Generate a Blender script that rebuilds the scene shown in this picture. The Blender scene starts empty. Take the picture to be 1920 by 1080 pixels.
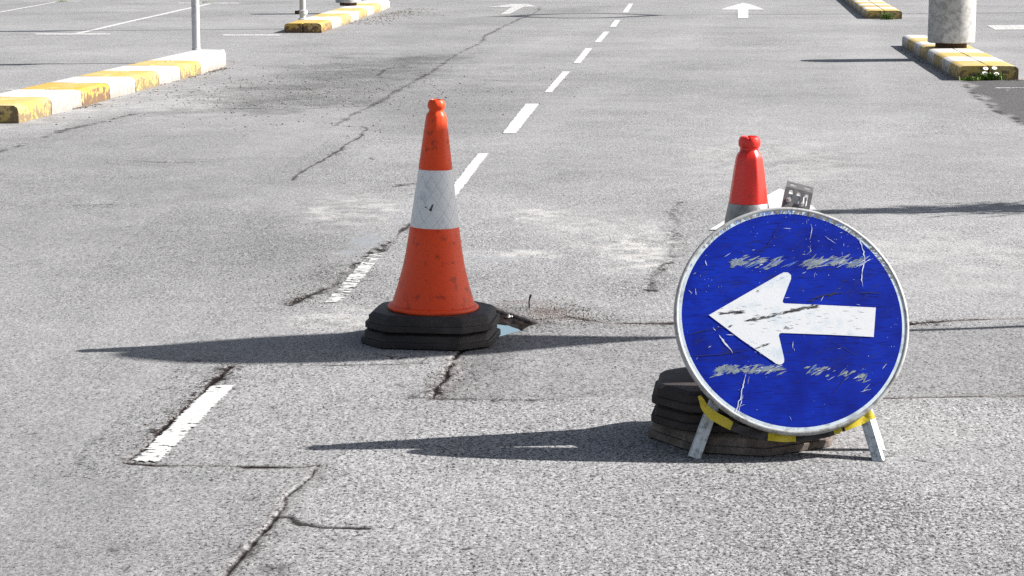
import bpy, bmesh, math, random
import numpy as np
from mathutils import Vector, Matrix
R = math.radians
SC = bpy.context.scene
COL = SC.collection
random.seed(7); RNG = np.random.default_rng(11)

# ------------------------------------------------------------------ camera, world, sun, exposure
F, CH, PITCH = 4000.0, 1.35, R(9.509)          # focal length in photo pixels, eye height, tilt
cam_d = bpy.data.cameras.new('camera'); cam = bpy.data.objects.new('camera', cam_d); COL.objects.link(cam)
cam.location = (0, 0, CH); cam.rotation_euler = (R(90) - PITCH, 0, 0)
cam_d.sensor_width = 36.0; cam_d.lens = F / 1920 * 36.0
cam_d.clip_start = 0.05; cam_d.clip_end = 2000
SC.camera = cam
SUN_EL, SUN_AZ = R(34.5), R(9.5)               # azimuth from +X towards +Y
w = bpy.data.worlds.new('World'); SC.world = w; w.use_nodes = True
nt = w.node_tree; nt.nodes.clear()
sky = nt.nodes.new('ShaderNodeTexSky'); sky.sky_type = 'NISHITA'; sky.sun_disc = False
sky.sun_elevation = SUN_EL; sky.sun_rotation = R(90) - SUN_AZ
sky.air_density = 1.0; sky.dust_density = 1.5; sky.ozone_density = 1.0
bg = nt.nodes.new('ShaderNodeBackground'); bg.inputs[1].default_value = 0.050
wo = nt.nodes.new('ShaderNodeOutputWorld')
hs = nt.nodes.new('ShaderNodeHueSaturation'); hs.inputs['Saturation'].default_value = .62
nt.links.new(sky.outputs[0], hs.inputs['Color']); nt.links.new(hs.outputs[0], bg.inputs[0]); nt.links.new(bg.outputs[0], wo.inputs[0])
sd = bpy.data.lights.new('sun', 'SUN'); sd.energy = 4.8; sd.angle = R(0.5); sd.color = (1.0, 0.965, 0.92)
so = bpy.data.objects.new('sun', sd); COL.objects.link(so)
sdir = Vector((math.cos(SUN_EL) * math.cos(SUN_AZ), math.cos(SUN_EL) * math.sin(SUN_AZ), math.sin(SUN_EL)))
so.rotation_euler = sdir.to_track_quat('Z', 'Y').to_euler(); so.location = (20, 5, 15)
SC.view_settings.view_transform = 'Standard'; SC.view_settings.look = 'None'
SC.view_settings.exposure = 1.45; SC.cycles.use_denoising = False; SC.view_settings.gamma = 1.0

# ------------------------------------------------------------------ where a point of the photograph stands on a level plane
_c, _s = math.cos(PITCH), math.sin(PITCH)
def ray(x, y):
    a = (x - 960) / F; b = (540 - y) / F
    return Vector((a, _c + b * _s, -_s + b * _c))
def G(x, y, z=0.0):
    d = ray(x, y); t = (z - CH) / d.z
    return (d.x * t, d.y * t)
def Gs(pts): return [G(*p) for p in pts]

# ------------------------------------------------------------------ helpers
def tag(o, label=None, cat=None, group=None, kind=None):
    if label: o['label'] = label
    if cat: o['category'] = cat
    if group: o['group'] = group
    if kind: o['kind'] = kind
    return o
def thing(name, label, cat, loc=(0, 0, 0), rotz=0, group=None):
    o = bpy.data.objects.new(name, None); COL.objects.link(o)
    o.location = loc; o.rotation_euler = (0, 0, rotz); o.empty_display_size = .1
    return tag(o, label, cat, group)
def obj(name, verts, faces, mats, parent=None, smooth=False, fm=None, uv=None, sharp=None):
    me = bpy.data.meshes.new(name); me.from_pydata([tuple(v) for v in verts], [], faces)
    if not isinstance(mats, (list, tuple)): mats = [mats]
    for m in mats: me.materials.append(m)
    if fm: me.polygons.foreach_set('material_index', fm)
    if uv:
        l = me.uv_layers.new(name='UVMap')
        for lp in me.loops: l.data[lp.index].uv = uv[lp.vertex_index]
    if smooth:
        me.polygons.foreach_set('use_smooth', [True] * len(me.polygons))
        me.set_sharp_from_angle(angle=R(sharp if sharp else 40))
    me.update()
    o = bpy.data.objects.new(name, me); COL.objects.link(o)
    if parent: o.parent = parent
    return o
def bm_obj(name, bm, mats, parent=None, smooth=False, sharp=40):
    me = bpy.data.meshes.new(name); bm.normal_update(); bm.to_mesh(me); bm.free()
    if not isinstance(mats, (list, tuple)): mats = [mats]
    for m in mats: me.materials.append(m)
    if smooth:
        me.polygons.foreach_set('use_smooth', [True] * len(me.polygons)); me.set_sharp_from_angle(angle=R(sharp))
    o = bpy.data.objects.new(name, me); COL.objects.link(o)
    if parent: o.parent = parent
    return o
def lathe(prof, seg=64, cap=True, wob=None):
    """prof: list of (r, z) from bottom to top."""
    v, f, uv = [], [], []
    n = len(prof)
    for i, (r, z) in enumerate(prof):
        for k in range(seg + 1):
            a = 2 * math.pi * k / seg
            rr = r * (wob(a, z) if wob else 1)
            v.append((rr * math.cos(a), rr * math.sin(a), z)); uv.append((k / seg, z))
    for i in range(n - 1):
        for k in range(seg):
            a = i * (seg + 1) + k; f.append((a, a + 1, a + seg + 2, a + seg + 1))
    if cap:
        f.append(tuple((n - 1) * (seg + 1) + k for k in range(seg)))
        f.append(tuple(reversed(range(seg))))
    return v, f, uv
def add_tube(bm, pts, r, seg=10, r1=None):
    pts = [Vector(p) for p in pts]; rings = []
    for i, p in enumerate(pts):
        d = (pts[min(i + 1, len(pts) - 1)] - pts[max(i - 1, 0)]).normalized()
        u = d.cross(Vector((0, 0, 1)) if abs(d.z) < .9 else Vector((1, 0, 0))).normalized(); w_ = d.cross(u)
        rr = r if r1 is None else r + (r1 - r) * i / (len(pts) - 1)
        rings.append([bm.verts.new(p + rr * (math.cos(2 * math.pi * k / seg) * u + math.sin(2 * math.pi * k / seg) * w_)) for k in range(seg)])
    for a, b in zip(rings, rings[1:]):
        for k in range(seg): bm.faces.new((a[k], b[k], b[(k + 1) % seg], a[(k + 1) % seg]))
    bm.faces.new(list(reversed(rings[0]))[::-1]); bm.faces.new(list(reversed(rings[-1])))
def add_box(bm, M, sx, sy, sz):
    r = bmesh.ops.create_cube(bm, size=1.0, matrix=M @ Matrix.Diagonal((sx, sy, sz, 1)))
    return r['verts']
def jag(pts, amp, n=5, seed=0):
    """midpoint displacement of a polyline"""
    rg = np.random.default_rng(seed); p = [np.array(q[:2], float) for q in pts]
    for it in range(n):
        q = [p[0]]
        for a, b in zip(p, p[1:]):
            d = b - a; L = math.hypot(*d)
            if L < .01: q.append(b); continue
            m = (a + b) / 2 + np.array([-d[1], d[0]]) * rg.normal(0, amp)
            q += [m, b]
        p = q
    return np.array(p)

# ------------------------------------------------------------------ materials
def mat(name):
    m = bpy.data.materials.new(name); m.use_nodes = True
    return m, m.node_tree, m.node_tree.nodes['Principled BSDF']
class NB:
    def __init__(s, t): s.t = t
    def n(s, typ, ins=None, **kw):
        k = s.t.nodes.new(typ)
        for a, b in kw.items(): setattr(k, a, b)
        for a, b in (ins or {}).items():
            if hasattr(b, 'is_output'): s.t.links.new(b, k.inputs[a])
            else: k.inputs[a].default_value = b
        return k
    def math(s, op, a, b=None, c=None, clamp=False):
        k = s.n('ShaderNodeMath', operation=op); k.use_clamp = clamp
        for i, q in enumerate((a, b, c)):
            if q is None: continue
            if hasattr(q, 'is_output'): s.t.links.new(q, k.inputs[i])
            else: k.inputs[i].default_value = q
        return k.outputs[0]
    def noise(s, vec, scale, detail=4, rough=.55, dist=0):
        return s.n('ShaderNodeTexNoise', {'Vector': vec, 'Scale': scale, 'Detail': detail, 'Roughness': rough, 'Distortion': dist}).outputs[0]
    def ramp(s, v, a, b, lo=0., hi=1.):
        k = s.n('ShaderNodeMapRange', {0: v, 1: a, 2: b, 3: lo, 4: hi}); return k.outputs[0]
    def mix(s, f, a, b, typ='MIX'):
        k = s.n('ShaderNodeMix', data_type='RGBA', blend_type=typ)
        for idx, q in ((0, f), (6, a), (7, b)):
            if hasattr(q, 'is_output'): s.t.links.new(q, k.inputs[idx])
            elif idx == 0: k.inputs[0].default_value = q
            else: k.inputs[idx].default_value = (*q, 1)
        return k.outputs[2]
    def gray(s, v):
        return s.n('ShaderNodeCombineColor', {0: v, 1: v, 2: v}).outputs[0]
    def attr(s, name): return s.n('ShaderNodeAttribute', attribute_name=name).outputs[2]
    def bump(s, h, strength, dist):
        return s.n('ShaderNodeBump', {'Height': h, 'Strength': strength, 'Distance': dist}).outputs[0]
    def link(s, a, b): s.t.links.new(a, b)
def obco(b): return b.n('ShaderNodeTexCoord').outputs['Object']

def worn(name, col, dirt, scale=25, lo=.5, hi=.62, rough=.55, amt=.6, spec=.4, bump=.15, fine=.12, bdist=.002):
    """coloured surface with irregular dirt and slight unevenness"""
    m, t, p = mat(name); b = NB(t); co = obco(b)
    n = b.noise(co, scale, 6, .62); f = b.math('MULTIPLY', b.ramp(n, lo, hi), amt, clamp=True)
    n2 = b.noise(co, scale * 9, 3, .6)
    c = b.mix(f, col, dirt)
    c = b.mix(1.0, c, b.gray(b.ramp(n2, .25, .75, 1 - fine, 1 + fine)), 'MULTIPLY')
    b.link(c, p.inputs['Base Color'])
    p.inputs['Roughness'].default_value = rough; p.inputs['Specular IOR Level'].default_value = spec
    if bump: b.link(b.bump(b.math('ADD', n2, n), bump, bdist), p.inputs['Normal'])
    return m

def asphalt_material():
    m, t, p = mat('asphalt'); b = NB(t)
    co0 = b.n('ShaderNodeNewGeometry').outputs['Position']
    mp = b.n('ShaderNodeMapping', {0: co0}); mp.inputs['Scale'].default_value = (1.0, .66, 1.0); co = mp.outputs[0]
    tone, coarse, dark, brown, dust, smooth = (b.attr(k) for k in ('tone', 'coarse', 'dark', 'brown', 'dust', 'smooth'))
    v1 = b.n('ShaderNodeTexVoronoi', {'Vector': co, 'Scale': 230.0, 'Randomness': 1.0})
    v2 = b.n('ShaderNodeTexVoronoi', {'Vector': co, 'Scale': 125.0, 'Randomness': 1.0})
    r1 = b.n('ShaderNodeSeparateColor', {0: v1.outputs['Color']}).outputs[0]
    r2 = b.n('ShaderNodeSeparateColor', {0: v2.outputs['Color']}).outputs[1]
    grain = b.noise(co, 118.0, 5, .72)                      # stone to hand size
    mid = b.noise(co, 5.5, 7, .70)
    big = b.noise(co, .55, 4, .55)
    # stones: random light and dark aggregate
    st = b.math('ADD', b.math('MULTIPLY', r1, .50), b.math('MULTIPLY', r2, .26))
    st = b.math('ADD', st, b.math('MULTIPLY', b.math('SUBTRACT', mid, .5), .45))
    mq = b.n('ShaderNodeMapping', {0: co0}); mq.inputs['Scale'].default_value = (1.0, .17, 1.0)
    tall = b.noise(mq.outputs[0], 70.0, 3, .75)            # stones that stand up out of the surface
    st = b.math('ADD', st, b.math('MULTIPLY', b.math('SUBTRACT', tall, .5), b.math('ADD', .55, b.math('MULTIPLY', coarse, .9))))
    alb = b.ramp(st, .0, .80, .115, .305)
    # binder lost between stones: dark pits, more where raveled
    th = b.math('ADD', .412, b.math('MULTIPLY', coarse, .085))
    pit = b.math('SUBTRACT', th, grain)
    pit = b.ramp(pit, -.012, .035)
    clump = b.noise(co, 42.0, 4, .68)
    pit = b.math('MAXIMUM', pit, b.math('MULTIPLY', b.ramp(b.math('SUBTRACT', b.math('ADD', .318, b.math('MULTIPLY', coarse, .08)), clump), -.012, .02), .9))
    gap = b.ramp(v2.outputs['Distance'], .62, .80)
    pit = b.math('MAXIMUM', pit, b.math('MULTIPLY', gap, b.math('MULTIPLY', coarse, .6)))
    pit = b.math('MULTIPLY', pit, b.math('SUBTRACT', 1.0, smooth), clamp=True)
    alb = b.math('MULTIPLY', alb, b.math('SUBTRACT', 1.0, b.math('MULTIPLY', pit, .90)))
    # pale stones standing out
    pale = b.math('MULTIPLY', b.ramp(r1, .86, .95), b.math('ADD', .35, b.math('MULTIPLY', coarse, .65)))
    alb = b.math('ADD', alb, b.math('MULTIPLY', pale, .10))
    alb = b.math('MULTIPLY', alb, b.ramp(big, .3, .7, .93, 1.07))
    alb = b.math('MULTIPLY', alb, tone)
    c = b.mix(1.0, b.gray(alb), (.985, .98, .992), 'MULTIPLY')
    c = b.mix(b.math('MULTIPLY', dust, b.ramp(grain, .34, .46)), c, (.44, .43, .415))
    c = b.mix(b.math('MULTIPLY', brown, b.ramp(grain, .62, .40, .35, 1.0)), c, (.085, .062, .050))
    c = b.mix(b.math('MULTIPLY', smooth, .75), c, (.155, .17, .185))
    c = b.mix(b.math('MULTIPLY', dark, .98, clamp=True), c, (.012, .009, .009))
    b.link(c, p.inputs['Base Color'])
    p.inputs['Roughness'].default_value = .82; b.link(b.math('MULTIPLY', b.math('SUBTRACT', 1.0, dark), .28), p.inputs['Specular IOR Level'])
    h = b.math('ADD', b.math('MULTIPLY', grain, 1.2), b.math('MULTIPLY', b.math('SUBTRACT', 1.0, v1.outputs['Distance']), .35))
    h = b.math('SUBTRACT', h, b.math('MULTIPLY', pit, .5))
    h = b.math('MULTIPLY', h, b.math('SUBTRACT', 1.0, b.math('MULTIPLY', smooth, .85)))
    b.link(b.bump(h, .38, .003), p.inputs['Normal'])
    return m
M_ASPHALT = asphalt_material()

def paint_material(name='road_paint', col=(.47, .47, .46)):
    m, t, p = mat(name); b = NB(t); co = b.n('ShaderNodeNewGeometry').outputs['Position']
    e, wr = b.attr('edge'), b.attr('wear')
    mp = b.n('ShaderNodeMapping', {0: co}); mp.inputs['Scale'].default_value = (.55, 1.0, 1.0)
    n = b.noise(mp.outputs[0], 46.0, 6, .74); n2 = b.noise(co, 6.0, 5, .6)
    q = b.math('ADD', b.math('MULTIPLY', n, .75), b.math('MULTIPLY', n2, .25))
    thr = b.math('ADD', wr, b.math('MULTIPLY', b.math('SUBTRACT', 1.0, e), .26))
    a = b.ramp(b.math('SUBTRACT', q, thr), -.01, .02)
    c = b.mix(b.ramp(n2, .35, .65), col, tuple(k * .84 for k in col))
    b.link(c, p.inputs['Base Color']); p.inputs['Roughness'].default_value = .7; p.inputs['Specular IOR Level'].default_value = .3
    b.link(a, p.inputs['Alpha'])
    b.link(b.bump(n, .3, .003), p.inputs['Normal'])
    return m
M_PAINT = paint_material()

def kerb_material(name, col, bare, amt):
    m, t, p = mat(name); b = NB(t); co = obco(b)
    g = b.n('ShaderNodeNewGeometry'); z = b.n('ShaderNodeSeparateXYZ', {0: co}).outputs[2]
    up = b.n('ShaderNodeSeparateXYZ', {0: g.outputs['Normal']}).outputs[2]
    n = b.noise(co, 16, 8, .68); n2 = b.noise(co, 70, 4, .6)
    side = b.math('SUBTRACT', 1.0, b.ramp(up, .3, .8))
    thr = b.math('SUBTRACT', .63, b.math('MULTIPLY', b.math('MULTIPLY', side, amt), b.ramp(z, .12, .0, .35, 1.0)))
    f = b.ramp(b.math('SUBTRACT', n, thr), -.015, .03)
    f2 = b.math('MULTIPLY', b.ramp(b.noise(co, 5, 7, .7), .42, .66), .6)
    c = b.mix(f2, col, tuple(.55 * q + .45 * .47 for q in col))
    c = b.mix(f, c, bare)
    c = b.mix(1.0, c, b.gray(b.ramp(n2, .3, .7, .86, 1.08)), 'MULTIPLY')
    b.link(c, p.inputs['Base Color']); p.inputs['Roughness'].default_value = .75; p.inputs['Specular IOR Level'].default_value = .3
    b.link(b.bump(b.math('ADD', n, n2), .35, .006), p.inputs['Normal'])
    return m
M_KY = kerb_material('kerb_yellow_paint', (.43, .30, .07), (.17, .125, .07), .22)
M_KYD = kerb_material('kerb_yellow_paint_worn', (.43, .27, .035), (.13, .08, .045), .26)
M_KW = kerb_material('kerb_white_paint', (.48, .465, .44), (.24, .215, .19), .25)

M_RED = worn('cone_orange_plastic', (.66, .056, .009), (.16, .018, .010), 30, .565, .64, .42, .55, .28, .12, .07)
M_TAB = worn('cone_tab_plastic', (.58, .024, .004), (.45, .02, .004), 22, .5, .7, .42, .4, .2, 0, .05)
M_RED2 = worn('cone_red_plastic', (.66, .018, .009), (.16, .012, .012), 26, .60, .68, .33, .6, .5, .15, .08)
M_RUB = worn('black_rubber', (.018, .015, .016), (.045, .038, .037), 14, .45, .70, .62, .8, .35, .35, .25, .004)
M_RUB2 = worn('brown_grey_rubber', (.026, .020, .019), (.055, .045, .041), 14, .42, .70, .72, .8, .3, .35, .25, .004)
M_RUB3 = worn('dusty_brown_rubber', (.080, .062, .054), (.19, .16, .14), 18, .42, .65, .8, .9, .25, .4, .25, .004)
M_GALV = worn('galvanised_steel', (.50, .53, .55), (.20, .21, .22), 60, .50, .60, .5, .7, .5, .1, .16)
M_RIM = worn('worn_grey_rim_metal', (.36, .365, .36), (.13, .11, .09), 34, .50, .64, .45, .75, .5, .12, .12)
M_BRK = worn('dull_dark_steel', (.085, .082, .088), (.15, .13, .12), 60, .5, .62, .45, .6, .5, .1, .12)
M_BOLT = worn('zinc_bolt', (.40, .40, .40), (.2, .18, .16), 200, .5, .6, .35, .5, .6, 0, .1)
M_BLUE = None
M_POST = worn('pale_grey_post_paint', (.46, .46, .47), (.26, .25, .25), 12, .52, .66, .5, .5, .4, .06, .05)
M_BOLL = worn('stained_white_paint', (.44, .43, .41), (.24, .23, .215), 17, .44, .62, .65, .8, .3, .15, .15)
M_RUST = worn('rusty_steel', (.10, .055, .032), (.045, .03, .022), 25, .45, .6, .8, .8, .3, .3, .2)
M_WATER, _t, _p = mat('puddle_water')
_p.inputs['Base Color'].default_value = (.10, .165, .20, 1); _p.inputs['Roughness'].default_value = .02; _p.inputs['Specular IOR Level'].default_value = .9
M_LEAF = worn('weed_green', (.10, .20, .025), (.20, .22, .05), 40, .45, .6, .6, .6, .3, 0, .2)
M_PETAL = worn('white_petal', (.75, .75, .74), (.6, .6, .55), 40, .5, .7, .6, .3, .2, 0, .05)
M_YOLK = worn('daisy_centre_yellow', (.6, .38, .02), (.4, .25, .02), 40, .5, .7, .6, .3, .2, 0, .05)
M_GRIT = worn('grit_stone', (.10, .085, .075), (.24, .22, .20), 6, .42, .6, .85, 1.0, .25, .2, .3)
M_TWIG = worn('dry_twig', (.03, .022, .018), (.06, .05, .04), 40, .5, .6, .8, .5, .2, .2, .2)
M_PEB = worn('pale_pebble', (.62, .60, .58), (.45, .43, .40), 40, .5, .7, .7, .5, .3, .2, .1)
M_TY = worn('yellow_tape', (.56, .44, .02), (.32, .22, .02), 30, .5, .66, .42, .5, .5, .1, .08)
M_TB = worn('black_tape', (.022, .016, .014), (.06, .04, .03), 30, .5, .66, .42, .5, .5, .1, .08)

# ------------------------------------------------------------------ the ground: one sheet with cracks, patches and a pothole worked into it
def grow(a, step, end, k):
    r = [a]; s = step
    while r[-1] < end: s *= k; r.append(r[-1] + s)
    return r
ys = list(np.arange(4.55, 8.0, .0065)); y = 8.0
while y < 62: ys.append(y); y += .0105 * (y / 8) ** 1.95
ys = [-t for t in grow(-4.55, .01, 60, 1.5)][::-1][:-1] + ys + grow(y, 1., 700, 1.4)
xs = list(np.arange(-1.75, 2.05, .0065))
xs = [-t for t in grow(1.75, .0065, 14, 1.022)][::-1][:-1] + xs + grow(2.05, .0065, 14, 1.022)
xs = [-t for t in grow(-xs[0], .4, 500, 1.5)][::-1][:-1] + xs + grow(xs[-1], .4, 500, 1.5)
xs = np.array(sorted(set(xs))); ys = np.array(sorted(set(ys)))
NX, NY = len(xs), len(ys)
XX, YY = np.meshgrid(xs, ys)
def vnoise(X, Y, s, seed=0):
    """smooth value noise, about -1..1"""
    rg = np.random.default_rng(seed); T = rg.uniform(-1, 1, (256, 256))
    x = X * s + 1000.3; y = Y * s + 1000.7; i = np.floor(x).astype(int); j = np.floor(y).astype(int)
    u = x - i; v = y - j; u = u * u * (3 - 2 * u); v = v * v * (3 - 2 * v)
    g = lambda a, b_: T[a % 256, b_ % 256]
    return (g(i, j) * (1 - u) + g(i + 1, j) * u) * (1 - v) + (g(i, j + 1) * (1 - u) + g(i + 1, j + 1) * u) * v
def fbm(X, Y, s, o=4, seed=0): return sum(vnoise(X, Y, s * 2.1 ** k, seed + k) * .55 ** k for k in range(o))
ZZ = .004 * vnoise(XX, YY, .55, 3) + .0012 * vnoise(XX, YY, 3.1, 4)
ZZ *= np.clip((60 - YY) / 40, 0, 1)
TONE = np.ones_like(XX); COARSE = .35 + .26 * fbm(XX, YY, .9, 5, 20); DARK = np.zeros_like(XX)
BROWN = np.zeros_like(XX); DUST = np.zeros_like(XX); SMOOTH = np.zeros_like(XX)
N1 = fbm(XX, YY, 3.0, 5, 40); N2 = fbm(XX, YY, 14.0, 4, 50); N3 = fbm(XX, YY * .6, 45.0, 3, 55)
def window(x0, x1, y0, y1):
    a, b_ = np.searchsorted(xs, (x0, x1)); c, d = np.searchsorted(ys, (y0, y1))
    return slice(max(c - 1, 0), d + 1), slice(max(a - 1, 0), b_ + 1)
def seg_dist(X, Y, P):
    D = np.full(X.shape, 1e9); S = np.zeros(X.shape)
    for a, b_ in zip(P, P[1:]):
        d = b_ - a; L2 = d @ d + 1e-12
        t = np.clip(((X - a[0]) * d[0] + (Y - a[1]) * d[1]) / L2, 0, 1)
        q = np.hypot(X - a[0] - t * d[0], Y - a[1] - t * d[1])
        sgn = np.sign((X - a[0]) * d[1] - (Y - a[1]) * d[0])
        m = q < D; D[m] = q[m]; S[m] = sgn[m]
    return D, S
def crack(px, wd=.006, depth=.012, k=1.0, ravel=.0, seed=0, amp=.09, step=0.0, n=5, gap=.0, brown=.0):
    P = jag(Gs(px), amp * .33, n + 1, seed); far = float(np.mean(P[:, 1]))
    wl = max(wd * .8, .0038 * (far / 7) ** 1.25)
    mg = max(.14, wl * 5)
    for i in range(0, len(P) - 1, 16):
        Q = P[i:i + 17]
        W = window(Q[:, 0].min() - mg, Q[:, 0].max() + mg, Q[:, 1].min() - mg, Q[:, 1].max() + mg)
        X, Y = XX[W], YY[W]
        if X.size == 0: continue
        D, S = seg_dist(X, Y, Q)
        ww = wl * np.clip(1 + .4 * N1[W] + .9 * N2[W], .32, 2.6)
        g = np.clip(1.7 * np.exp(-(D / ww) ** 2) - .15, 0, 1) * k
        if gap: g *= np.clip((fbm(X, Y, 2.2, 3, seed + 5) + gap) * 4, 0, 1)
        DARK[W] = np.maximum(DARK[W], g); ZZ[W] -= depth * np.exp(-(D / ww) ** 2) * k * (DARK[W] <= g + 1e-9) * .25
        if ravel:
            rv = np.exp(-(D / .035) ** 2) * ravel * np.clip(.5 + 1.3 * N1[W], 0, 1.5)
            COARSE[W] = np.maximum(COARSE[W], .35 + rv * .75)
            pits = rv * (N3[W] > .40); DARK[W] = np.maximum(DARK[W], np.clip(pits * 1.3, 0, .9))
        if brown: BROWN[W] = np.maximum(BROWN[W], brown * np.exp(-(D / .03) ** 2))
        if step: TONE[W] *= 1 + .45 * np.exp(-((D - .009) / .008) ** 2) * (S > 0) * np.clip(.6 + N2[W], 0, 1)  # lit lip painted paler along one side, with its pale chips; no height step
def inside(X, Y, P):
    r = np.zeros(X.shape, bool); n = len(P)
    for i in range(n):
        x0, y0 = P[i]; x1, y1 = P[(i + 1) % n]
        if y0 == y1: continue
        c = ((y0 > Y) != (y1 > Y)) & (X < (x1 - x0) * (Y - y0) / (y1 - y0) + x0); r ^= c
    return r
def region(px, soft=.05, jit=.12, seed=0):
    """soft-edged weight of a ground polygon: (window, weight)"""
    P = np.array(jag([*Gs(px), Gs(px)[0]], .05, 3, seed))
    m = soft * 3 + jit
    W = window(P[:, 0].min() - m, P[:, 0].max() + m, P[:, 1].min() - m, P[:, 1].max() + m)
    X = XX[W] + jit * .5 * fbm(XX[W], YY[W], 1.6, 4, seed + 9); Y = YY[W] + jit * 1.2 * fbm(XX[W], YY[W], 1.6, 4, seed + 19)
    D, _ = seg_dist(X, Y, P); I = inside(X, Y, P)
    return W, 1 / (1 + np.exp(-np.where(I, D, -D) / soft * 2.2))
def blob(px, rx, ry, seed=0, nz=.6):
    x, y = G(*px); W = window(x - 2.6 * rx, x + 2.6 * rx, y - 2.6 * ry, y + 2.6 * ry)
    X, Y = XX[W], YY[W]
    d = ((X - x) / rx) ** 2 + ((Y - y) / ry) ** 2
    return W, np.clip(np.exp(-d) * (1 + nz * fbm(X, Y, 3.0 / max(rx, .2), 4, seed)), 0, 1)

# broad differences of the surfacing
for px, rx, ry, a, sd in (((130, 400), .55, 1.1, .11, 81), ((330, 350), .4, 1.0, .10, 82), ((560, 440), .3, .7, .10, 83), ((60, 760), .45, .6, .05, 84), ((980, 300), .5, 1.0, .08, 85), ((1750, 330), .5, 1.4, .06, 86), ((1080, 130), 1.2, 3.5, .07, 87)):
    W, g = blob(px, rx, ry, sd, .9); TONE[W] *= 1 - a * np.clip(g * 1.3, 0, 1)
W, g = region([(-400, 300), (60, 268), (260, 205), (560, 205), (640, 236), (560, 335), (760, 345), (700, 440), (560, 560), (430, 688), (240, 865), (-100, 1400), (-900, 1400)], .05, .12, 1)
COARSE[W] = COARSE[W] * (1 - g) + (.08 + .12 * N1[W]) * g; TONE[W] *= 1 - .12 * g            # finer left lane
W, g = region([(590, 872), (1000, 752), (1920, 745), (2600, 745), (2600, 1500), (300, 1500), (430, 1078)], .05, .10, 2)
COARSE[W] += .24 * g; TONE[W] *= 1 + .09 * g                                                   # coarse slab in front
W, g = region([(866, 655), (1010, 602), (1265, 606), (1700, 606), (2300, 598), (2300, 742), (1700, 746), (1215, 746), (812, 746)], .008, .015, 3)
COARSE[W] = COARSE[W] * (1 - .6 * g) + .28 * .6 * g; TONE[W] *= 1 - .17 * g; ZZ[W] -= .004 * g   # trench reinstatement
W, g = region([(-60, 870), (240, 866), (590, 872), (430, 1080), (300, 1300), (-500, 1300)], .02, .04, 4)
COARSE[W] *= 1 - .45 * g; TONE[W] *= 1 - .05 * g
W, g = region([(340, 205), (400, 165), (520, 125), (640, 105), (860, 100), (900, 112), (820, 128), (700, 200), (560, 204)], .40, .55, 5)
TONE[W] *= 1 - .25 * g * np.clip(.9 + .8 * N1[W] + .5 * N2[W], .0, 2.0); COARSE[W] = np.maximum(COARSE[W], .85 * g)                             # dark ravelled area
W, g = region([(800, 120), (1010, 20), (1180, 10), (1010, 190), (860, 260), (700, 235)], .25, .5, 6)
TONE[W] *= 1 - .18 * g
W, g = region([(1800, 152), (1925, 150), (2300, 150), (2300, 300), (1926, 236), (1870, 210), (1845, 190)], .02, .03, 7)
TONE[W] *= 1 - .66 * g; COARSE[W] = np.maximum(COARSE[W], .6 * g); ZZ[W] += .006 * g; BROWN[W] = np.maximum(BROWN[W], .12 * g)
W, g = region([(-200, 40), (720, 30), (520, 80), (300, 200), (-200, 270)], .4, .8, 8)
TONE[W] *= 1 + .06 * g; COARSE[W] *= 1 - .4 * g
for px, rx, ry, a, sd in (((1180, 470), .14, .5, .48, 1), ((1230, 445), .10, .4, .35, 2), ((660, 395), .22, .5, .36, 3), ((1010, 405), .16, .3, .40, 4), ((960, 478), .18, .12, .45, 5), ((1450, 300), .5, 1.2, .22, 6),
                          ((1800, 480), .5, .8, .20, 7), ((680, 600), .22, .2, .35, 8), ((1110, 430), .2, .6, .25, 9), ((120, 205), .35, 1.6, .30, 31), ((330, 190), .5, 1.5, .25, 32)):
    W, g = blob(px, rx, ry, sd, 1.3); DUST[W] = np.maximum(DUST[W], a * g * np.clip(.85 + .6 * N2[W], .1, 1.3))
for px, rx, ry, a, sd in (((1270, 460), .05, .55, .75, 10), ((1240, 520), .07, .35, .7, 11), ((1290, 400), .12, .5, .45, 12), ((1180, 540), .22, .30, .55, 13), ((640, 520), .16, .40, .85, 14), ((600, 555), .12, .16, .8, 15),
                          ((560, 470), .3, .5, .40, 16), ((1000, 580), .22, .14, .8, 17), ((1120, 598), .20, .10, .8, 18), ((760, 440), .07, .5, .8, 19), ((830, 400), .12, .5, .5, 33), ((860, 530), .2, .3, .4, 34)):
    W, g = blob(px, rx, ry, sd); COARSE[W] = np.clip(np.maximum(COARSE[W], .35 + .75 * a * g), 0, 1.25); TONE[W] *= 1 - .10 * a * g
for px, rx, ry, a, sd in (((690, 448), .075, .22, .9, 20), ((655, 470), .045, .12, .8, 21), ((930, 484), .13, .05, .55, 22), ((745, 412), .06, .12, .4, 24)):
    W, g = blob(px, rx, ry, sd, 1.2); SMOOTH[W] = np.maximum(SMOOTH[W], a * np.clip(g * 1.6 - .25, 0, 1))
for px, rx, ry, a, sd in (((1015, 583), .09, .12, .9, 25), ((1050, 595), .10, .06, .6, 26), ((985, 567), .10, .06, .5, 27), ((840, 720), .05, .05, .3, 28), ((380, 120), .3, .5, .3, 29)):
    W, g = blob(px, rx, ry, sd); BROWN[W] = np.maximum(BROWN[W], a * g)
TONE *= .99 * (1 + .05 * fbm(XX, YY, .35, 4, 60) + .05 * fbm(XX, YY, 1.7, 4, 63) + .02 * vnoise(XX / 5, YY, 3.0, 66))
LAT = (XX - YY * .1525) * np.cos(.1514)                          # distance across the road, for wheel tracks
for c0, sw, a in ((.30, .22, .07), (1.75, .25, .06), (-2.0, .25, .04), (-3.6, .3, .05)):
    g = np.exp(-((LAT - c0 + .06 * vnoise(YY, XX, .35, 70)) / sw) ** 2); TONE *= 1 + a * g; COARSE -= .14 * g

W, g = region([(868, 655), (960, 640), (930, 690), (850, 742), (812, 745)], .03, .04, 9)
BROWN[W] = np.maximum(BROWN[W], .22 * g * np.clip(.8 + N1[W], 0, 1)); TONE[W] *= 1 - .2 * g
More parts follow.
